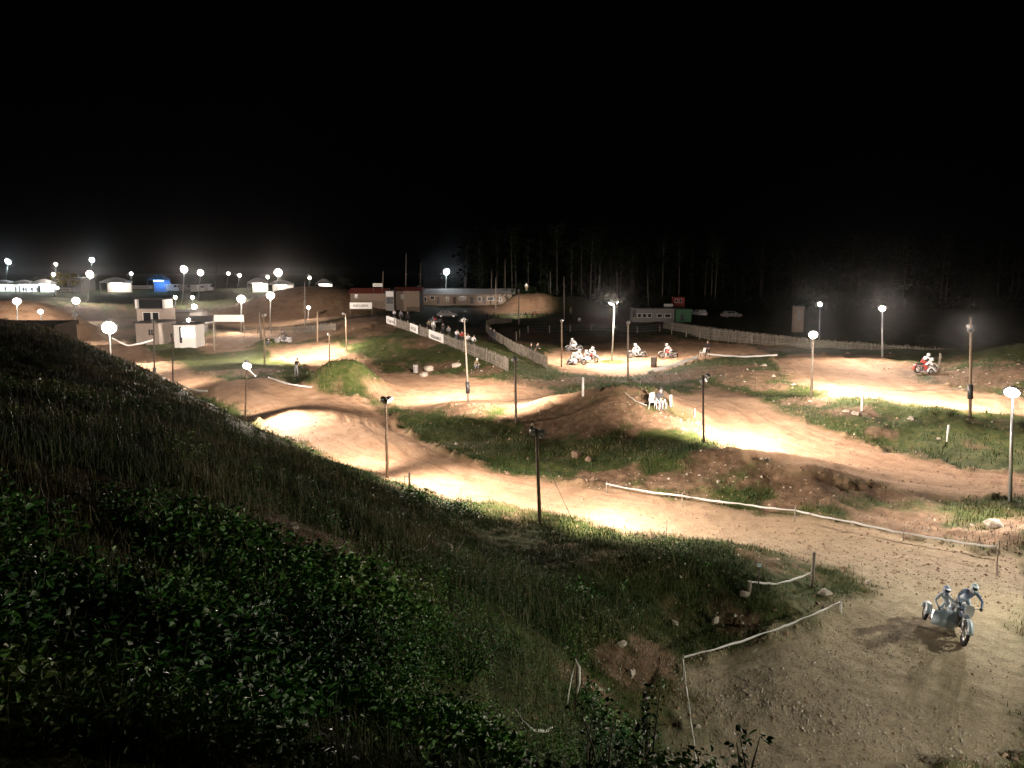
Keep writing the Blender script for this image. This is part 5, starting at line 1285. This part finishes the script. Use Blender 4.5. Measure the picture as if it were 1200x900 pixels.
for k, (px, py, h) in enumerate(((132, 424, .55), (146, 430, .5), (160, 436, .6), (172, 441, .45), (205, 455, .35), (262, 484, .5), (300, 505, .55), (318, 512, .7), (342, 524, .6), (360, 532, .5), (378, 540, .45), (410, 553, .4))):
    bush(['weed on the crest just right of the brightest far lamp pole', 'weed on the crest left of the padded pole', 'taller crest weed close to the padded pole', 'crest weed touching the padded pole', 'crest weed beside the thin taped pole', 'crest weed left of the small lit lamp pole', 'crest weed just right of the small lit lamp pole', 'tallest crest weed before the bright slope', 'crest weed in front of the bright slope', 'low crest weed at the middle of the bright slope', 'low crest weed right of the bright slope', 'last crest weed towards the lower track'][k], G(px, py + 4), h * .8, .35, 80, .075, .3, 'weed', 'plant', group=CW, ns=6)
# stones
def rock(label, px, py, s, mk='rock', ymin=0, group='stones on the banks'):
    b = G(px, py, ymin); sd = random.random() * 50
    m = MB(); m.ell((0, 0, s * .3), (s, s * random.uniform(.6, .9), s * .6), 9, 6, fn=lambda p: 1 + .2 * math.sin(p.x * 3.1 + sd) * math.sin(p.y * 4.3 + sd * 2) + .1 * math.sin(p.z * 5 + sd))
    for i in range(len(m.sm)): m.sm[i] = False
    o = m.build('rock', M[mk], None, Vector(b)); o.rotation_euler = (0, 0, random.random() * 6)
    return tag(o, label, 'rock', group)
for lab, px, py, s in (('pale stone in the grass left of the near tape bend', 728, 757, .16), ('pair stone higher in the grass above the near tape bend', 790, 731, .12), ('pale stone beside the near tape on the grass tongue', 838, 728, .16), ('large dull stone below the drooping tape', 966, 697, .2), ('stone left below the short tape post', 872, 698, .16),
                       ('pale stone near the tip of the grass tongue', 1017, 683, .1), ('pale stone on the bare slope of the hillside', 340, 622, .2), ('stone at the right of the bare hillside patch', 372, 648, .2), ('long stone left on the lower hillside edge', 520, 648, .3), ('pale stone beside the lower track edge', 550, 614, .14),
                       ('white stone left on the descending track bank', 842, 565, .12), ('white stone right on the descending track bank', 875, 561, .12), ('pale boulder left on the upper right bank', 992, 484, .28), ('pale boulder right on the upper right bank', 1002, 487, .3), ('small boulder under the two on the upper right bank', 1004, 493, .2), ('pale stone midway along the upper right bank', 1068, 492, .24),
                       ('flat pale stone left at the foot of the fence mound', 503, 434, .5), ('flat pale stone right at the foot of the fence mound', 535, 430, .5), ('flat stone lying between the two foot of mound stones', 497, 441, .45), ('white stone under the lone white post', 1100, 516, .18), ('large stone on the bank at the right edge', 1165, 618, .35), ('brown lump below the brown mound', 675, 535, .35), ('second brown lump below the brown mound', 690, 540, .25)):
    rock(lab, px, py, s, 'dustrock' if 'brown' in lab else 'rock', 50 if py < 445 else 0)
def pebbles(name, P, size, mk, label):
    n_ = len(P); oc = np.array([[1, 0, 0], [0, 1, 0], [-1, 0, 0], [0, -1, 0], [0, 0, .75], [0, 0, -.75]], float)
    v = oc[None] * rng.uniform(.6, 1.3, (n_, 6, 1)); a = rng.random(n_) * 6.28; ca_, sa_ = np.cos(a), np.sin(a)
    v = np.stack([v[..., 0] * ca_[:, None] - v[..., 1] * sa_[:, None], v[..., 0] * sa_[:, None] + v[..., 1] * ca_[:, None], v[..., 2]], 2) * size[:, None, None] + P[:, None, :]
    F = np.array([[0, 1, 4], [1, 2, 4], [2, 3, 4], [3, 0, 4], [1, 0, 5], [2, 1, 5], [3, 2, 5], [0, 3, 5]])
    f = (np.arange(n_)[:, None, None] * 6 + F[None]).reshape(-1, 3)
    o = link(name, mesh_np(name, v.reshape(-1, 3), f, False, M[mk]), None, None, 'stuff'); o['label'] = label
nearc = GT[:-1, :-1] * inn * (cr_ > 12) * (cr_ < 30) * np.clip(fbm(cellx, celly, 2.5, 3, 15) * 2 + .5, .05, 1) * np.clip(1.25 - (cellx - 4) / 9.0, .12, 1)
P = scatter(nearc, 9000); pebbles('gravel', P, .007 + rng.exponential(.008, len(P)), 'rock', 'pale gravel scattered on the near bend')
P = scatter(nearc, 2600); pebbles('dirt_crumbs', P, .008 + rng.exponential(.008, len(P)), 'dustrock', 'dark crumbs of soil on the near bend')
mid_ = GT[:-1, :-1] * inn * (cr_ > 26) * (cr_ < 72)
P = scatter(mid_, 9000); pebbles('track_clods', P, .012 + rng.exponential(.014, len(P)), 'dustrock', 'loose clods lying on the lit tracks')
edg = np.exp(-((GT[:-1, :-1] - .4) / .25) ** 2) * inn * (cr_ > 12) * (cr_ < 90)
P = scatter(edg, 9000); pebbles('clods', P, (.015 + rng.exponential(.018, len(P))) * np.clip(np.hypot(P[:, 0], P[:, 1]) / 30, .8, 2.2), 'dustrock', 'clods of loose soil along the track edges')
wb = (GB[:-1, :-1] * .8 + green * .04) * inn * (cr_ > 14) * (cr_ < 80)
P = scatter(wb, 1300); pebbles('scattered_stones', P, (.015 + rng.exponential(.022, len(P))) * np.clip(np.hypot(P[:, 0], P[:, 1]) / 30, .8, 2.0), 'rock', 'small pale stones on the bare banks')

# ------------------------------------------------------------------ trees
def tree_parts(h, bare, cr, seed, nl):
    rd = np.random.default_rng(seed); m = MB(); limbs = []
    lean = Vector((rd.normal(0, .03), rd.normal(0, .03), 0)) * h
    ax = [Vector((lean.x * f * f + rd.normal(0, .04), lean.y * f * f + rd.normal(0, .04), h * f)) for f in np.linspace(0, 1, 8)]
    m.tube(ax, [max(.03, (.011 * h + .05) * (1 - .85 * f)) for f in np.linspace(0, 1, 8)], 8)
    for k in range(16):
        f = bare + (1 - bare) * (k + .5) / 16; i = min(6, int(f * 7)); p = ax[i].lerp(ax[i + 1], f * 7 - i)
        a = rd.random() * 6.28; ln = cr * (1.1 - .75 * abs(f - (bare + .35)) / .65) * rd.uniform(.6, 1.15)
        e = p + Vector((math.cos(a) * ln, math.sin(a) * ln, ln * rd.uniform(.15, .8)))
        md = p.lerp(e, .5) + Vector((0, 0, -.05 * ln)); m.tube([p, md, e], [.05 + .02 * ln * .3, .035, .012], 5); limbs += [md, e, p.lerp(e, .78)]
    return m, np.array([tuple(p) for p in limbs])
def make_tree(label, base, h, bare, cr, seed, nl, mk='treeleaf', group=None, tint=.5, size=.42):
    m, li = tree_parts(h, bare, cr, seed, nl)
    t = thing('tree', label, 'tree', base, 0, group); m.build('trunk', M['bark'], t); o1 = np.ones(len(li))
    per = nl // len(li)
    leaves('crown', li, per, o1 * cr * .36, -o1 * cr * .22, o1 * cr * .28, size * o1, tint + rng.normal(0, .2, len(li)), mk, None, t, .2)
    return t
TG = 'tall trees of the dark wood behind the track'
KL = ['tall tree with a bare pale trunk at the dark wood edge', 'slender tree with a narrow crown in the dark wood', 'bushy low branched tree of the dark wood', 'crooked pale tree thin in leaf in the dark wood']
protos = [make_tree(KL[0], (0, 0, 0), 24, .55, 3.0, 1, 1500, group=TG), make_tree(KL[1], (0, 0, 0), 21, .4, 2.2, 2, 1500, group=TG), make_tree(KL[2], (0, 0, 0), 13, .12, 3.6, 3, 1900, group=TG), make_tree(KL[3], (0, 0, 0), 19, .5, 2.4, 4, 900, group=TG)]
used = [False] * 4
rt = random.Random(5)
spots = [(692, 205, 0), (697, 206, 3), (702, 212, 0), (715, 215, 1), (727, 205, 0), (739, 207, 3), (741, 220, 0), (776, 200, 3), (826, 205, 3), (838, 198, 0), (566, 230, 2), (600, 228, 1)]
for k in range(58):
    px = 545 + k * 11.8 + rt.uniform(-7, 7); spots.append((px, rt.uniform(205, 265) - max(0, px - 800) * .10, rt.choice((0, 1, 1, 2, 2, 3))))
LAND = [(600, 'above the low pavilion'), (640, 'behind the lit ramp'), (690, 'behind the black mound'), (722, 'left of the twin lamp pole'), (745, 'right of the twin lamp pole'), (790, 'behind the grey trailer cabin'), (812, 'behind the red cabin'), (870, 'behind the pale car in the dark field'), (928, 'left of the lone narrow cabin'),
        (970, 'behind the lone narrow cabin'), (1034, 'left of the slim steel lamp pole'), (1090, 'right of the slim steel lamp pole'), (1140, 'left of the tall timber pole'), (1300, 'right of the tall timber pole')]
KIND = ['tall tree with a bare pale trunk', 'slender tree with a narrow crown', 'bushy low branched tree', 'crooked pale tree thin in leaf']
ORD = ['leftmost', 'second', 'third', 'fourth', 'fifth', 'sixth', 'seventh', 'eighth']
spots.sort(); tally, total = {}, {}
def land(px): return next(l for b, l in LAND if px < b)
for px, Y, kd in spots: total[(kd, land(px))] = total.get((kd, land(px)), 0) + 1
for px, Y, kd in spots:
    x = PY(px, 350, Y)[0]
    o = protos[kd] if not used[kd] else copy_tree(protos[kd])
    used[kd] = True
    key = (kd, land(px)); k_ = tally.get(key, 0); tally[key] = k_ + 1
    o['label'] = ('' if total[key] == 1 else ORD[k_] + ' ') + KIND[kd] + ' ' + land(px)
    o.location = (x, Y, ground_at(x, Y)); o.rotation_euler = (0, 0, rt.random() * 6.28); s = rt.uniform(.58, .88); o.scale = (s, s, s)
make_tree('small yellow lit tree before the grey building', (PY(72, 330, 221)[0], 221, ground_at(PY(72, 330, 221)[0], 221)), 5.2, .3, 2.0, 9, 900, 'yellowlitleaf', None, .5, .3)
make_tree('second yellow lit tree right before the grey building', (PY(84, 330, 221)[0], 221, ground_at(PY(84, 330, 221)[0], 221)), 4.8, .3, 2.0, 12, 900, 'yellowlitleaf', None, .4, .3)
make_tree('dark round bush tree right of the white tent', (PY(403, 334, 210)[0], 210, ground_at(PY(403, 334, 210)[0], 210)), 4.5, .15, 2.2, 15, 900, 'treeleaf', None, .5, .35)
# the black leafy mound right of the ramp and the far wood behind, read as masses
xs = rng.uniform(2, 340, 4200); ys = 268 + rng.random(4200) * 45
Cn = np.stack([xs - 20, ys, np.zeros(4200)], 1); Cn[:, 2] = H(Cn[:, 0], Cn[:, 1]) + rng.random(4200) ** .8 * 20
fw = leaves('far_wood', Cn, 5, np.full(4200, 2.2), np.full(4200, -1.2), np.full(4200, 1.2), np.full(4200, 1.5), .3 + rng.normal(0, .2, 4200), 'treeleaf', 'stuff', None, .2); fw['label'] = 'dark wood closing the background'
xs = rng.uniform(-4, 150, 2600); ys = 182 + rng.random(2600) * 22
Cn = np.stack([xs, ys, H(xs, ys) + rng.random(2600) ** 1.5 * 2.6], 1)
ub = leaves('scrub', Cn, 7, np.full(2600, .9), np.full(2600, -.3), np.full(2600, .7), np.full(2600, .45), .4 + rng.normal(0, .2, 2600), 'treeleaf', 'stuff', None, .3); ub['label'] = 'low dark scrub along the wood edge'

# ------------------------------------------------------------------ night haze: one closed box round everything
hz = MB(); HB, HT = float(TZ.min()) - 1.0, 36.0
hz.box((0, 0, (HB + HT) / 2), (9400, 9400, HT - HB))
hm = bpy.data.materials.new('haze'); hm.use_nodes = True
hn = hm.node_tree
for nd in list(hn.nodes):
    if nd.type == 'BSDF_PRINCIPLED': hn.nodes.remove(nd)
pv = hn.nodes.new('ShaderNodeVolumePrincipled')
pv.inputs['Color'].default_value = (.9, .9, .9, 1)
pv.inputs['Density'].default_value = HAZE
pv.inputs['Anisotropy'].default_value = HAZE_G
hn.links.new(pv.outputs['Volume'], hn.nodes['Material Output'].inputs['Volume'])
hz.build('haze', hm, kind='stuff')
